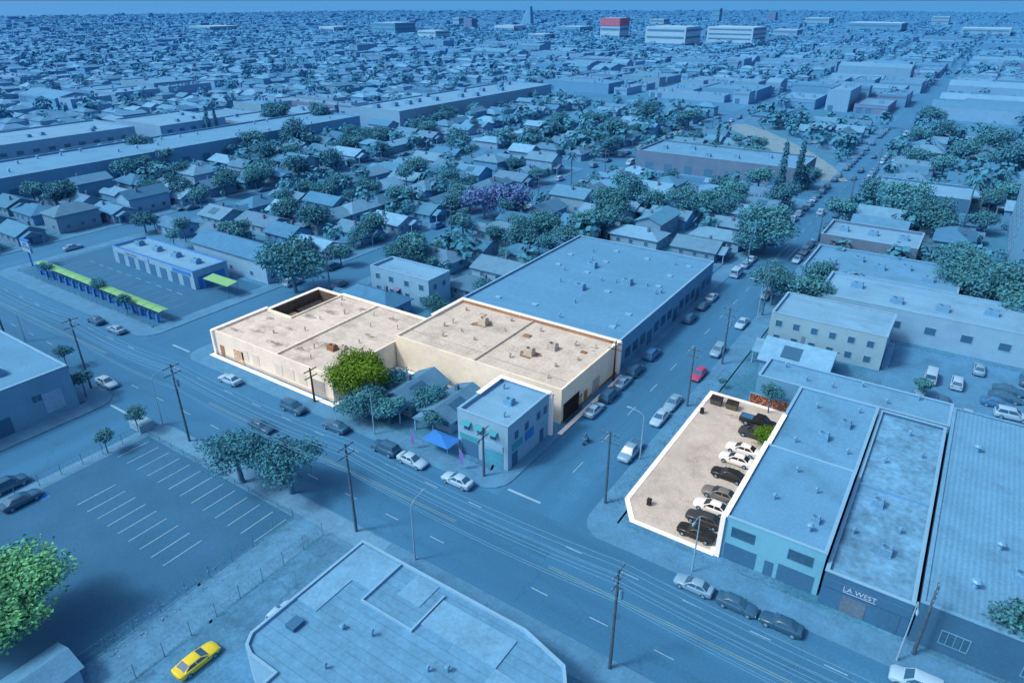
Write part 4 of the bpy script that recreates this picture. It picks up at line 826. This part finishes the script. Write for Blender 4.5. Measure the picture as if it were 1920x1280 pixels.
for u,v,k,c,l in ((1183,845,'pickup','silver','silver pickup truck parked left of the concrete car park'),(1238,782,'sedan','white','white sedan left of the concrete car park'),(1266,755,'sedan','silver','silver sedan at the back corner of the concrete car park'),(1347,657,'suv','silver','silver suv parked on the right kerb beyond the red car'),(1390,605,'sedan','white','white sedan parked on the right kerb near the round tree')):
    x,y=P(u,v,.7); car(k,c,-31.5,y,-PI/2,l,group='cars on the right kerb of the side street')
x,y=P(1310,700,.7); car('sedan','red',x,y,-PI/2,'bright red car driving down the side street')
for u,v,k,c,l in ((1318,1004,'sedan','black','black sedan nearest the main street in the car park row'),(1326,976,'sedan','dark','dark blue-grey sedan second from the main street in the row'),(1340,953,'sedan','white','white sedan third from the main street in the car park row'),(1350,927,'sedan','grey','grey sedan fourth from the main street in the car park row'),(1366,891,'sedan','black','black sedan in the middle of the car park row'),(1380,862,'sedan','white','white sedan beside the overhanging tree, nearer the street'),(1392,843,'sedan','white','white sedan half under the overhanging tree'),(1415,814,'suv','dark','dark suv second from the graffiti wall'),(1428,795,'pickup','black','black pickup truck nearest the graffiti wall')):
    x,y=P(u,v,.6); car(k,c,min(x,-17.3) if k!='pickup' else -18,y,PI if k!='pickup' else 0,l,True,'cars in the concrete car park')
car('sedan','yellow',-52.6,21.5,PI/2,'bright yellow sports coupe in the yard at the bottom left',group='cars in yards').scale=(.98,1.04,.86)
car('pickup','white',-49.6,29.0,PI/2+.15,'white pickup truck in the yard beside the foreground building',group='cars in yards')
for i,(x,y,k,c,rz) in enumerate(((3,128,'van','white',PI/2),(7,128,'suv','white',PI/2),(13,124,'sedan','blue',0),(14,127,'sedan','dark',0),(14.5,130,'sedan','dark',0),(15,121,'suv','white',.1),(20,132,'pickup','dark',PI/2),(10,136,'sedan','silver',PI/2),(2,119,'sedan','silver',PI/2),(5.5,119,'suv','dark',PI/2),(9.5,117,'sedan','white',0),(20,126,'sedan','white',PI/2),(17,136,'sedan','dark',PI/2))):
    car(k,c,x,y,rz,'%s %s in the lot behind the shed, %s'%(c,CN[k].split()[0],where(x,y)),group='cars in yards')
for i in range(11):
    c=R.choice(('dark','silver','white','black','grey')); x=-75+i*2.7; y=156
    if R.random()<.85: car(R.choice(('sedan','suv')),c,x,y,PI/2,'%s car behind the big warehouse, %s'%(c,where(x,y)),group='cars in yards')
def kerbcars(xa,y0,y1,rz,dens,nm):
    y=y0
    while y<y1:
        if R.random()<dens and inview(xa,y,10) and ncar<215:
            k=R.choices(('sedan','suv','pickup','van'),(5,4,1,1))[0]; c=R.choices(('white','silver','dark','black','grey','blue'),(4,3,4,2,2,1))[0]
            car(k,c,xa,y,rz,'%s %s parked on the %s, %s'%(c,CN[k].split()[0],nm,where(xa,y)),group='cars along the %s'%nm,far=y>200)
        y+=R.uniform(5.8,8)
kerbcars(-41.3,190,415,PI/2,.75,'side street'); kerbcars(-31.5,150,415,-PI/2,.7,'side street'); kerbcars(-36,220,400,PI/2,.08,'side street')
kerbcars(-126.3,96,410,PI/2,.4,'second street'); kerbcars(-116.2,94,410,-PI/2,.4,'second street'); kerbcars(-204.5,80,300,PI/2,.3,'third street'); kerbcars(-195.5,80,300,PI/2,.3,'third street')
for (x,y) in R.sample(HS,34):
    xx,yy=x+R.choice((-1,1))*R.uniform(7.5,9),y+5.4
    if ncar<255 and free(xx-1.6,xx+1.6,yy-1,yy+1): car(R.choice(('sedan','suv')),R.choice(('white','silver','dark','grey')),xx,yy,0,'car in a driveway between houses, %s'%where(xx,yy),group='cars in driveways')
for p_ in CAR.values():
    for o in PROTO[p_.name]: bpy.data.objects.remove(o)
    bpy.data.objects.remove(p_)
# motorcycle and rider
def skin(name,V,E,rad,m,parent=None):
    me=bpy.data.meshes.new(name); me.from_pydata(V,E,[]); o=bpy.data.objects.new(name,me); C.objects.link(o)
    md=o.modifiers.new('s','SKIN'); md.use_smooth_shade=True
    if not me.skin_vertices: 
        bm=bmesh.new(); bm.from_mesh(me); bm.verts.layers.skin.verify(); bm.to_mesh(me); bm.free()
    for i,rv in enumerate(rad): me.skin_vertices[0].data[i].radius=(rv,rv)
    me.skin_vertices[0].data[0].use_root=True
    o.modifiers.new('u','SUBSURF').levels=1
    bpy.context.view_layer.update(); n=bpy.data.meshes.new_from_object(o.evaluated_get(bpy.context.evaluated_depsgraph_get()))
    bpy.data.objects.remove(o); n.materials.clear(); n.materials.append(m); q=bpy.data.objects.new(name,n); C.objects.link(q)
    if parent: q.parent=parent
    return q
mx,my=P(1098,830); 
t=thing('motorcycle','dark motorcycle crossing the mouth of the side street','motorcycle'); 
for x in (-.68,.68):
    b=MB(); b.tube([(x,-.07,.31),(x,.07,.31)],.31,14); wl=b.build('wheel',TYRE,t); b=MB(); b.tube([(x,-.08,.31),(x,.08,.31)],.17,10); b.build('rim',RIM,wl)
MB().tube([(-.5,0,.45),(-.1,0,.5),(.25,0,.75),(.45,0,.8)],[.14,.2,.17,.08],8).build('body',PAINT['dark'],t); MB().box(-.65,.1,-.13,.13,.72,.82).build('seat',DARKT,t)
MB().tube([(.35,-.35,1.0),(.45,0,.95),(.35,.35,1.0)],.025,6).build('handlebar',LAMPM,t); MB().tube([(.68,0,.31),(.45,0,.95)],.04,6).build('fork',LAMPM,t)
t.location=(mx,my,.01); t.rotation_euler=(0,0,-PI/2)
CLOTH=M('dark_clothes',(.05,.05,.06),a=.5)
pz=thing('person','person in dark clothes riding the motorcycle','person')
skin('body',[(-.2,0,.9),(-.15,0,1.15),(-.05,0,1.4),(0,0,1.52),(.04,0,1.66),(-.05,.2,1.38),(.1,.3,1.15),(.33,.33,1.04),(-.05,-.2,1.38),(.1,-.3,1.15),(.33,-.33,1.04),(.2,.2,.82),(.05,.22,.42),(.17,.22,.36),(.2,-.2,.82),(.05,-.22,.42),(.17,-.22,.36)],[(0,1),(1,2),(2,3),(3,4),(2,5),(5,6),(6,7),(2,8),(8,9),(9,10),(0,11),(11,12),(12,13),(0,14),(14,15),(15,16)],[.15,.15,.16,.06,.11,.07,.055,.04,.07,.055,.04,.09,.065,.05,.09,.065,.05],CLOTH,pz)
b=MB(); b.tube([(.03,0,1.56),(.04,0,1.64),(.04,0,1.74),(.03,0,1.82)],[.1,.145,.14,.06],10); b.build('helmet',PAINT['black'],pz)
pz.location=(mx,my,.01); pz.rotation_euler=(0,0,-PI/2)
# ------------------------------------------------------------------ poles, lamps, wires
POLES={}
def pole(key,x,y,h,axis,label,m=None,tr=False):
    m=m or WOOD; t=thing('utility_pole',label,'utility pole',(x,y,0),group='wooden utility poles')
    MB().tube([(x,y,0),(x,y,h)],[.2,.13],8).build('pole',m,t)
    for z in (h-.5,h-1.7):
        b=MB()
        if axis=='x': b.box(x-.06,x+.06,y-1.3,y+1.3,z,z+.13)
        else: b.box(x-1.3,x+1.3,y-.06,y+.06,z,z+.13)
        ar=b.build('crossarm',m,t)
        for o in (-1.15,-.45,.45,1.15):
            px,py=(x,y+o) if axis=='x' else (x+o,y); MB().tube([(px,py,z+.13),(px,py,z+.33)],.05,6).build('insulator',LAMPM,ar)
    if tr: MB().tube([(x+.35,y+.2,h-3.6),(x+.35,y+.2,h-2.5)],.26,10).build('transformer',METAL,t)
    POLES[key]=(x,y,h,axis)
for i,(x,l) in enumerate(((-182,'utility pole at the far left of the main street'),(-148,'utility pole at the left edge, by the grey left building'),(-117,'utility pole at the corner of the grey left building'),(-88.5,'utility pole rising behind the sparse street trees'),(-53.2,'utility pole at the dirt path by the parking lot'),(-17.8,'utility pole at the foreground building corner'))): pole('m%d'%i,x,44.2,13.4,'x',l,tr=i%2==1)
pole('s0',-29.6,66.5,11.5,'y','utility pole on the kerb by the cut corner of the car park')
for i,(u,v,h,l) in enumerate(((1255,752,11,'utility pole by the back of the concrete car park'),(1342,680,11.5,'utility pole beside the apartment side of the side street'),(1420,590,11,'utility pole next to the round street tree'))): x,y=P(u,v); pole('s%d'%(i+1),-29.4,y,h,'y',l,tr=i==1)
for i,y in enumerate((190,235,290,345,400)): pole('s%d'%(i+4),-29.4,y,11,'y','utility pole on the far side street, %s'%where(-29.4,y,5))
pole('a0',-81.5,62.6,6.5,'x','short brown pole in front of the corner warehouse',WOODN)
pole('a1',-46.4,62.2,8.2,'x','pole on the corner shop pavement'); pole('a2',7.3,63,9.5,'x','pole before the navy shop and metal shed')
pole('b0',-43.2,96.5,8.0,'y','brown pole at the right end of the cream block warehouse',WOODN)
for i,y in enumerate((96,140,185,232,290,350)): pole('c%d'%i,-113.6,y,11,'y','utility pole on the second street, %s'%where(-113.6,y,5))
def wires(k1,k2,offs=(-1.15,-.45,.45,1.15),low=True,name='',rw=.034):
    x1,y1,h1,ax=POLES[k1]; x2,y2,h2,_=POLES[k2]
    L=[(o,-.17,-.17) for o in offs]+([(.5,-1.37,-1.37),(-.5,-1.37,-1.37),(0,-3.8,-3.8),(.12,-4.3,-4.3)] if low else [])
    for o,d1,d2 in L:
        pts=[]
        for i in range(11):
            s=i/10; x=x1+(x2-x1)*s+(o if ax=='y' else 0); y=y1+(y2-y1)*s+(o if ax=='x' else 0); z=(h1+d1)*(1-s)+(h2+d2)*s-3.2*s*(1-s); pts.append((x,y,z))
        tag(MB().tube(pts,rw,4).build('power_line',WIRE),'overhead wire of the span %s'%name,'wire','overhead wires %s'%name)
nm=['at the far left of the main street','before the grey left building','over the parking lot street corner','over the sparse street trees','between the dirt path and foreground building corner']
for i in range(5): wires('m%d'%i,'m%d'%(i+1),name=nm[i])
POLES['m6']=(22,44.2,13.4,'x'); wires('m5','m6',name='running off past the bottom right')
nm=['beside the concrete car park','from the car park to the apartments','past the round street tree','beyond the round tree','far along the side street','near the brick building','near the dark store']
for i in range(7): wires('s%d'%i,'s%d'%(i+1),(-1.1,1.1),i<4,nm[i],.028)
nm=['behind the corner warehouse','past the white box house','along the second street houses','near the brick warehouse','past the brick warehouse']
for i in range(5): wires('c%d'%i,'c%d'%(i+1),(-1.1,1.1),False,nm[i],.028)
def lamp(x,y,h,dx,dy,label):
    t=thing('street_lamp',label,'street lamp',(x,y,0),group='street lamps')
    MB().tube([(x,y,0),(x,y,h)],[.11,.06],8).build('pole',LAMPM,t)
    MB().tube([(x,y,h),(x+dx*.7,y+dy*.7,h+.5),(x+dx*2,y+dy*2,h+.7)],.045,6).build('arm',LAMPM,t)
    MB().tube([(x+dx*1.9,y+dy*1.9,h+.7),(x+dx*2.3,y+dy*2.3,h+.7),(x+dx*2.7,y+dy*2.7,h+.68)],[.08,.15,.06],8).build('lamp_head',LAMPM,t)
lamp(-96.2,44.6,8.3,0,1,'street lamp at the parking lot street corner'); lamp(-43.8,44.6,8.3,0,1,'street lamp at the foot of the dirt path'); lamp(-29.8,78,7.5,-1,0,'street lamp halfway along the concrete car park')
lamp(-15.6,61.2,8.3,0,-1,'street lamp before the lower end of the car park'); lamp(-140,44.6,8.3,0,1,'street lamp by the grey left building'); lamp(-66.5,61.2,7.8,0,-1,'street lamp before the brown bungalows'); lamp(-29.8,137,8,-1,0,'street lamp beside the cream apartment building'); lamp(6,61.2,8.3,0,-1,'street lamp near the bottom right corner')
lamp(-128.6,100,7.5,1,0,'street lamp on the second street behind the car wash'); lamp(-207,120,8,1,0,'street lamp on the third street')
CHAIN=M('fence_wire',(.25,.25,.25),a=.5,var=.1)
def fence(p0,p1,h,label,step=3.0,rails=3,m=None):
    m=m or CHAIN; L=math.hypot(p1[0]-p0[0],p1[1]-p0[1]); n=max(1,round(L/step)); t=thing('chain_link_fence',label,'fence',(p0[0],p0[1],0))
    for i in range(n+1):
        x=p0[0]+(p1[0]-p0[0])*i/n; y=p0[1]+(p1[1]-p0[1])*i/n; MB().tube([(x,y,.1),(x,y,h)],.045,5).build('post',m,t)
    b=MB()
    for k in range(rails): z=.3+(h-.35)*k/(rails-1); b.tube([(*p0,z),(*p1,z)],.02,4)
    k=int(L/.5)
    for i in range(k):
        a=i/k; c=min(1,(i+1)/k); q=lambda s:(p0[0]+(p1[0]-p0[0])*s,p0[1]+(p1[1]-p0[1])*s)
        b.tube([(*q(a),.3),(*q(c),h-.05)],.007,3,cap=False); b.tube([(*q(a),h-.05),(*q(c),.3)],.007,3,cap=False)
    b.build('wire_mesh',m,t)
fence((-61.7,2),(-61.7,41.3),2.0,'chain link fence between the parking lot and dirt path'); fence((-56.1,2),(-56.1,41.3),2.2,'chain link fence between dirt path and yellow car yard')
fence((-95,41.6),(-62,41.6),1.2,'low fence along the street end of the parking lot',3,2); fence((-96,0),(-96,41),2.0,'fence along the left side of the parking lot')
fence((-189,64),(-132,64),1.0,'low fence in front of the lime canopies',3,2)
tag(MB().box(-99.5,-96.4,41.2,43.4,.13,1.4).build('gate_pillar',WALLS[1]),'cream masonry gate pillar at the top left of the parking lot','pillar')
b=MB(); rl=random.Random(9)
for k in range(150):
    x=-62.3-abs(rl.gauss(0,.35)); y=rl.uniform(14,32)
    if k%3==0: x=-60.9+abs(rl.gauss(0,.5))
    s=rl.uniform(.05,.13); a=rl.random()*3; z=.15+rl.uniform(0,.1); dx,dy=s*math.cos(a),s*math.sin(a)
    b.add([(x-dx,y-dy,z),(x+dy,y-dx,z+s*.5),(x+dx,y+dy,z+.02),(x-dy,y+dx,z+s*.3)],[(0,1,2,3)],(0,1,1,2,2,2)[k%6])
tag(b.build('litter',[WALLS[0],WALLS[2],M('litter_brown',(.14,.11,.08))]),'scattered litter along the parking lot fence','litter',None,'stuff')
b=MB()
for k in range(500):
    side=rl.choice(((-42.0,-41),(-29.8,-28.2))); x=rl.uniform(*side) if rl.random()<.5 else rl.uniform(-28.6,-28.0); y=rl.uniform(66,112); s=rl.uniform(.06,.2); a=rl.random()*6
    b.add([(x,y,.14),(x+s*math.cos(a),y+s*math.sin(a),.14+s*1.4),(x+s*math.cos(a+1),y+s*math.sin(a+1),.14+s)],[(0,1,2)],0)
tag(b.build('weeds',LEAF[2]),'sparse weeds along the pavement edges','weeds',None,'stuff')
# ------------------------------------------------------------------ far city
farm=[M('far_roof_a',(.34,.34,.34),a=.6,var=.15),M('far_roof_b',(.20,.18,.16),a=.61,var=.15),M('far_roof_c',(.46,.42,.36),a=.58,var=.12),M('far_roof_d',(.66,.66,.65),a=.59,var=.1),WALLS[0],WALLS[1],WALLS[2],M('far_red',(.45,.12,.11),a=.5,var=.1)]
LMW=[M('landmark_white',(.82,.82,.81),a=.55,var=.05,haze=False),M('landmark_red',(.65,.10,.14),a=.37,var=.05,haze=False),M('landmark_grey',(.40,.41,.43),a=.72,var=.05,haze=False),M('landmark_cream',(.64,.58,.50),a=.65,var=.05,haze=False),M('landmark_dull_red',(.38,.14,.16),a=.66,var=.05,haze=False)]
fh=MB(); fb=MB(); ft=MB(); nb=MB(); rf=random.Random(21); nwh=0
def gab(b,x,y,L,W,h,p_,ri,wi):
    l,w_=L/2,W/2
    if rf.random()<.5:
        f=lambda a,c,z:(x+a,y+c,z)
    else: f=lambda a,c,z:(x+c,y+a,z)
    zr=h+w_*p_
    b.add([f(-l,-w_,0),f(l,-w_,0),f(l,w_,0),f(-l,w_,0),f(-l,-w_,h),f(l,-w_,h),f(l,w_,h),f(-l,w_,h)],[(0,1,5,4),(1,2,6,5),(2,3,7,6),(3,0,4,7)],wi)
    k=.4 if rf.random()<.5 else 1.0
    b.add([f(-l-.4,-w_-.4,h-.1),f(l+.4,-w_-.4,h-.1),f(l+.4,w_+.4,h-.1),f(-l-.4,w_+.4,h-.1),f(-l*k,0,zr),f(l*k,0,zr)],[(0,1,5,4),(1,2,5),(2,3,4,5),(3,0,4)],ri)
def fbox(b,x0,x1,y0,y1,h,ri,wi,top=True):
    b.add([(x0,y0,0),(x1,y0,0),(x1,y1,0),(x0,y1,0),(x0,y0,h),(x1,y0,h),(x1,y1,h),(x0,y1,h)],[(0,1,5,4),(1,2,6,5),(2,3,7,6),(3,0,4,7)],wi)
    if top: b.add([(x0,y0,h),(x1,y0,h),(x1,y1,h),(x0,y1,h)],[(0,1,2,3)],ri)
def ftree(b,x,y,s,n):
    mi0=rf.random()
    for k in range(n):
        dv=Vector((rf.gauss(0,1),rf.gauss(0,1),rf.gauss(0,1))).normalized()*(rf.random()**.4); p=Vector((x+dv.x*s*.55,y+dv.y*s*.55,s*.7+dv.z*s*.48)); nm=(dv+Vector((rf.gauss(0,.4),rf.gauss(0,.4),.5))).normalized(); a=nm.orthogonal().normalized(); c=nm.cross(a); q=s*rf.uniform(.14,.3)*(16/n)**.45
        b.add([p-a*q,p-c*q*.8,p+a*q,p+c*q*.8],[(0,1,2,3)],0 if rf.random()<.3+.4*mi0 else 1)
LAND=[]
FG=M('far_glass',(.16,.17,.18),a=.7,var=.1,haze=False)
def lm(ul,ur,vb,hpx,wi,label,name='office_block',floors=3):
    uc=(ul+ur)/2; x,y=P(uc,vb); u,v,d_=proj(x,y,0); Wm=(ur-ul)/1280*d_; hm=hpx/1280*d_*1.05; a=Wm/1.39
    t=thing(name,label,'building',(x,y,0)); x0,x1,y0,y1=x-a/2,x+a/2,y,y+a
    b=MB(); fbox(b,x0,x1,y0,y1,hm,0,0,False); b.build('wall',LMW[wi],t); MB().poly(rect(x0,x1,y0,y1),hm).build('roof',LMW[wi if wi in (1,4) else 0],t)
    for k in range(floors):
        z=hm*(k+.35)/floors; z2=z+hm*.3/floors
        b=MB(); bxf(b,'S',y0,x0+a*.04,x1-a*.04,.05,.3,z,z2); b.build('window_band',FG,t)
        b=MB(); bxf(b,'E',x1,y0+a*.04,y1-a*.04,.05,.3,z,z2); b.build('window_band',FG,t)
    LAND.append((x0-20,x1+20,y0-60,y1+40)); return t,(x0,x1,y0,y1,hm)
lm(1190,1300,90,34,0,'white office block right of the red banner building, near the horizon'); lm(1305,1425,86,30,0,'wide white office block second right of the red banner building',floors=4)
t,q=lm(1115,1170,76,36,0,'white block with a broad red top band near the horizon'); b=MB(); bxf(b,'S',q[2],q[0],q[1],.4,.9,q[4]*.66,q[4]); b.build('banner',LMW[1],t); b=MB(); bxf(b,'E',q[1],q[2],q[3],.4,.9,q[4]*.66,q[4]); b.build('banner',LMW[1],t)
lm(865,890,58,20,4,'reddish block far away left of the slim curved tower'); lm(915,975,62,12,0,'low white block left of the slim curved tower',floors=1); lm(680,760,66,20,2,'grey block far away at upper middle left'); lm(585,640,62,10,0,'long white shed near the horizon, left of the grey block',floors=1); lm(1440,1500,72,14,3,'cream block right of the wide white offices',floors=2); lm(1330,1350,44,24,2,'slender grey tower near the horizon'); lm(1435,1455,42,16,4,'dark reddish tower near the horizon'); lm(1570,1700,62,16,2,'long grey hall near the horizon at right',floors=2); lm(1790,1900,70,14,3,'cream hall near the horizon at the right edge',floors=2); lm(1740,1780,50,16,3,'pale tower block near the horizon at right'); lm(845,865,50,14,3,'small cream block near the horizon',floors=2)
lm(1030,1100,64,12,2,'long low grey hall left of the red banner block',floors=1); lm(330,420,60,9,3,'low cream sheds near the horizon at left',floors=1); lm(1210,1250,50,12,3,'small pale block behind the white offices',floors=2); lm(1500,1560,48,12,3,'pale block near the horizon beyond the cream block',floors=2); lm(770,830,74,14,0,'white mid-rise left of the slim curved tower, nearer the middle',floors=2); lm(980,1030,78,12,3,'cream low block just below the slim tower',floors=2)
x,y=P(988,50); u,v,d_=proj(x,y,0); s=d_/1280
t=thing('slim_tower','slim pale tower with slanted top near the horizon','tower',(x,y,0))
MB().add([(x-14*s,y-6*s,0),(x+12*s,y-6*s,0),(x+12*s,y+6*s,0),(x-14*s,y+6*s,0),(x-3*s,y-4*s,22*s),(x+9*s,y-4*s,34*s),(x+9*s,y+4*s,34*s),(x-3*s,y+4*s,22*s)],[(0,1,5,4),(1,2,6,5),(2,3,7,6),(3,0,4,7),(4,5,6,7)]).build('wall',LMW[2],t)
k=0; m_=0
while m_<480 and k<9000:
    k+=1; x=rf.uniform(-262,64); y=rf.uniform(120,418)
    if treeok(x,y) and not (x>-30 and y<142): ftree(nb,x,y,rf.choice((2.2,3,3.6,4.5,6,7) if y<260 else (4,5,6,8)),60 if y<260 else 40); m_+=1
tag(nb.build('shrubbery',[LEAF[0],LEAF[1]]),'shrubs and garden trees filling the gaps between the houses','shrubs',None,'stuff')
cx_=-36.4-85*36
while cx_<2600:
    cy_=-418
    while cy_<4300:
        x0,x1,y0,y1=cx_+7,cx_+78,cy_+7,cy_+118
        cx_c,cy_c=(x0+x1)/2,(y0+y1)/2; u,v,d_=proj(cx_c,cy_c,0)
        near=(-300<cx_c<75 and cy_c<425)
        if d_>200 and -260<u<2180 and v<520 and not near and d_<3800:
            fr=free if d_<700 else (lambda *a: True)
            ind=(rf.random()<(.55 if (u>620 and v<215) else (.36 if v<75 else .14)))
            if u<560 and 130<v<215: ind=rf.random()<.2
            if any(a<x1 and b_>x0 and c<y1 and dd>y0 for a,b_,c,dd in LAND): ind=None
            if ind:
                ya=y0
                while ya<y1-12:
                    dep=rf.uniform(12,40); yb=min(y1,ya+dep); xa=x0
                    while xa<x1-10:
                        wd=rf.uniform(12,60); xb=min(x1,xa+wd); h=rf.uniform(3.6,7)*(1.0 if rf.random()<.9 else 1.7); ri=rf.choices((0,2,3,1),(3,2,5,1))[0]; wi=rf.choices((4,5,6,7),(6,3,3,.6))[0]
                        xx0,xx1,yy0,yy1=xa+1.2,xb-1.2,ya+1.2,yb-1.2
                        if fr(xx0,xx1,yy0,yy1):
                          if d_<850 and nwh<190 and inview((xx0+xx1)/2,(yy0+yy1)/2,0):
                            nwh+=1; t=thing('warehouse','%s roofed low warehouse in the far industrial district, %s'%({0:'grey',2:'beige',3:'white',1:'dark'}[ri],where((xx0+xx1)/2,(yy0+yy1)/2,h)),'warehouse',((xx0+xx1)/2,(yy0+yy1)/2,0),group='far industrial warehouses')
                            RES.append((xx0,xx1,yy0,yy1))
                            b=MB(); fbox(b,xx0,xx1,yy0,yy1,h,0,0,False); b.build('wall',farm[wi],t)
                            rmat=farm[1] if ri==1 else FLAT[{0:1,2:3,3:0}[ri]]
                            if rf.random()<.25:
                                e=rf.uniform(1.5,3); ym=(yy0+yy1)/2; MB().add([(xx0,yy0,h),(xx1,yy0,h),(xx1,ym,h+e),(xx0,ym,h+e),(xx1,yy1,h),(xx0,yy1,h)],[(0,1,2,3),(3,2,4,5),(0,3,5),(1,4,2)]).build('roof',rmat,t)
                            else:
                                MB().poly(rect(xx0+.3,xx1-.3,yy0+.3,yy1-.3),h+.01).build('roof',rmat,t); MB().ring(rect(xx0,xx1,yy0,yy1),rect(xx0+.4,xx1-.4,yy0+.4,yy1-.4),h+.02,h+.6).build('parapet',farm[wi],t)
                                for k in range(rf.randint(2,7)): a,c=rf.uniform(xx0+1.2,max(xx0+1.4,xx1-3.5)),rf.uniform(yy0+1.2,max(yy0+1.4,yy1-3.5)); b=MB(); b.box(a,a+rf.uniform(1,2.2),c,c+rf.uniform(1,2),h+.02,h+rf.uniform(.8,1.8)); b.build('rooftop_unit',METAL,t)
                            panel(t,'S',yy0,xx0+1.5,xx0+4.5,.1,3.2,DARKT,'loading_door')
                            if xx1-xx0>14: panel(t,'S',yy0,xx0+6.5,xx0+9.5,.1,3.2,DARKT,'loading_door')
                            if rf.random()<.5: panel(t,'S',yy0,xx0+.5,xx1-.5,h-1.2,h-.4,farm[rf.choice((6,7,5))],'fascia_band',.2)
                          else:
                            fbox(fb,xx0,xx1,yy0,yy1,h,ri,wi)
                            for k in range(3): a,c=rf.uniform(xx0+1,max(xx0+2,xx1-4)),rf.uniform(yy0+1,max(yy0+2,yy1-4)); fbox(fb,a,a+2.2,c,c+2,h+1.4,6,6)
                        xa=xb+rf.uniform(0,4)
                    ya=yb+rf.uniform(0,6)
            else:
                stp=12.0 if d_<1500 else 17; sc=1 if d_<1500 else 1.1
                for xr in (x0+7,x0+22,x0+36,x0+51,x0+64) if d_<1500 else (x0+8,x0+26,x0+45,x0+64):
                    yy=y0
                    while yy<y1:
                        if rf.random()<.9 and fr(xr-6,xr+6,yy-4,yy+4): gab(fh,xr+rf.uniform(-2,2),yy,rf.uniform(8,15)*sc,rf.uniform(6,9.5)*sc,rf.uniform(2.6,3.3)*(1 if rf.random()<.85 else 1.8),rf.uniform(.28,.48),rf.choices((0,1,2,3),(4,4,3,2))[0],rf.choice((4,4,5,6)))
                        yy+=stp*rf.uniform(.85,1.15)
            nT=int((34 if not ind else 7)*(1 if d_<1500 else .65))
            for k in range(nT):
                a,c=rf.uniform(cx_-2,cx_+85),rf.uniform(cy_,cy_+125)
                if fr(a-1,a+1,c-1,c+1): ftree(ft,a,c,rf.choice((3.5,4,5,6,7,9)),44 if d_<600 else (24 if d_<1500 else 10))
        cy_+=125
    cx_+=85
tag(fh.build('distant_houses',farm),'mass of small distant houses fading into blue haze','houses',None,'stuff')
tag(fb.build('distant_buildings',farm),'mass of distant flat roofed buildings fading toward the horizon','buildings',None,'stuff')
tag(ft.build('distant_trees',LEAFF),'dark tree canopy scattered through the far city','trees',None,'stuff')
print('houses',nh,'trees',nt_,'cars',ncar,'wh',nwh)
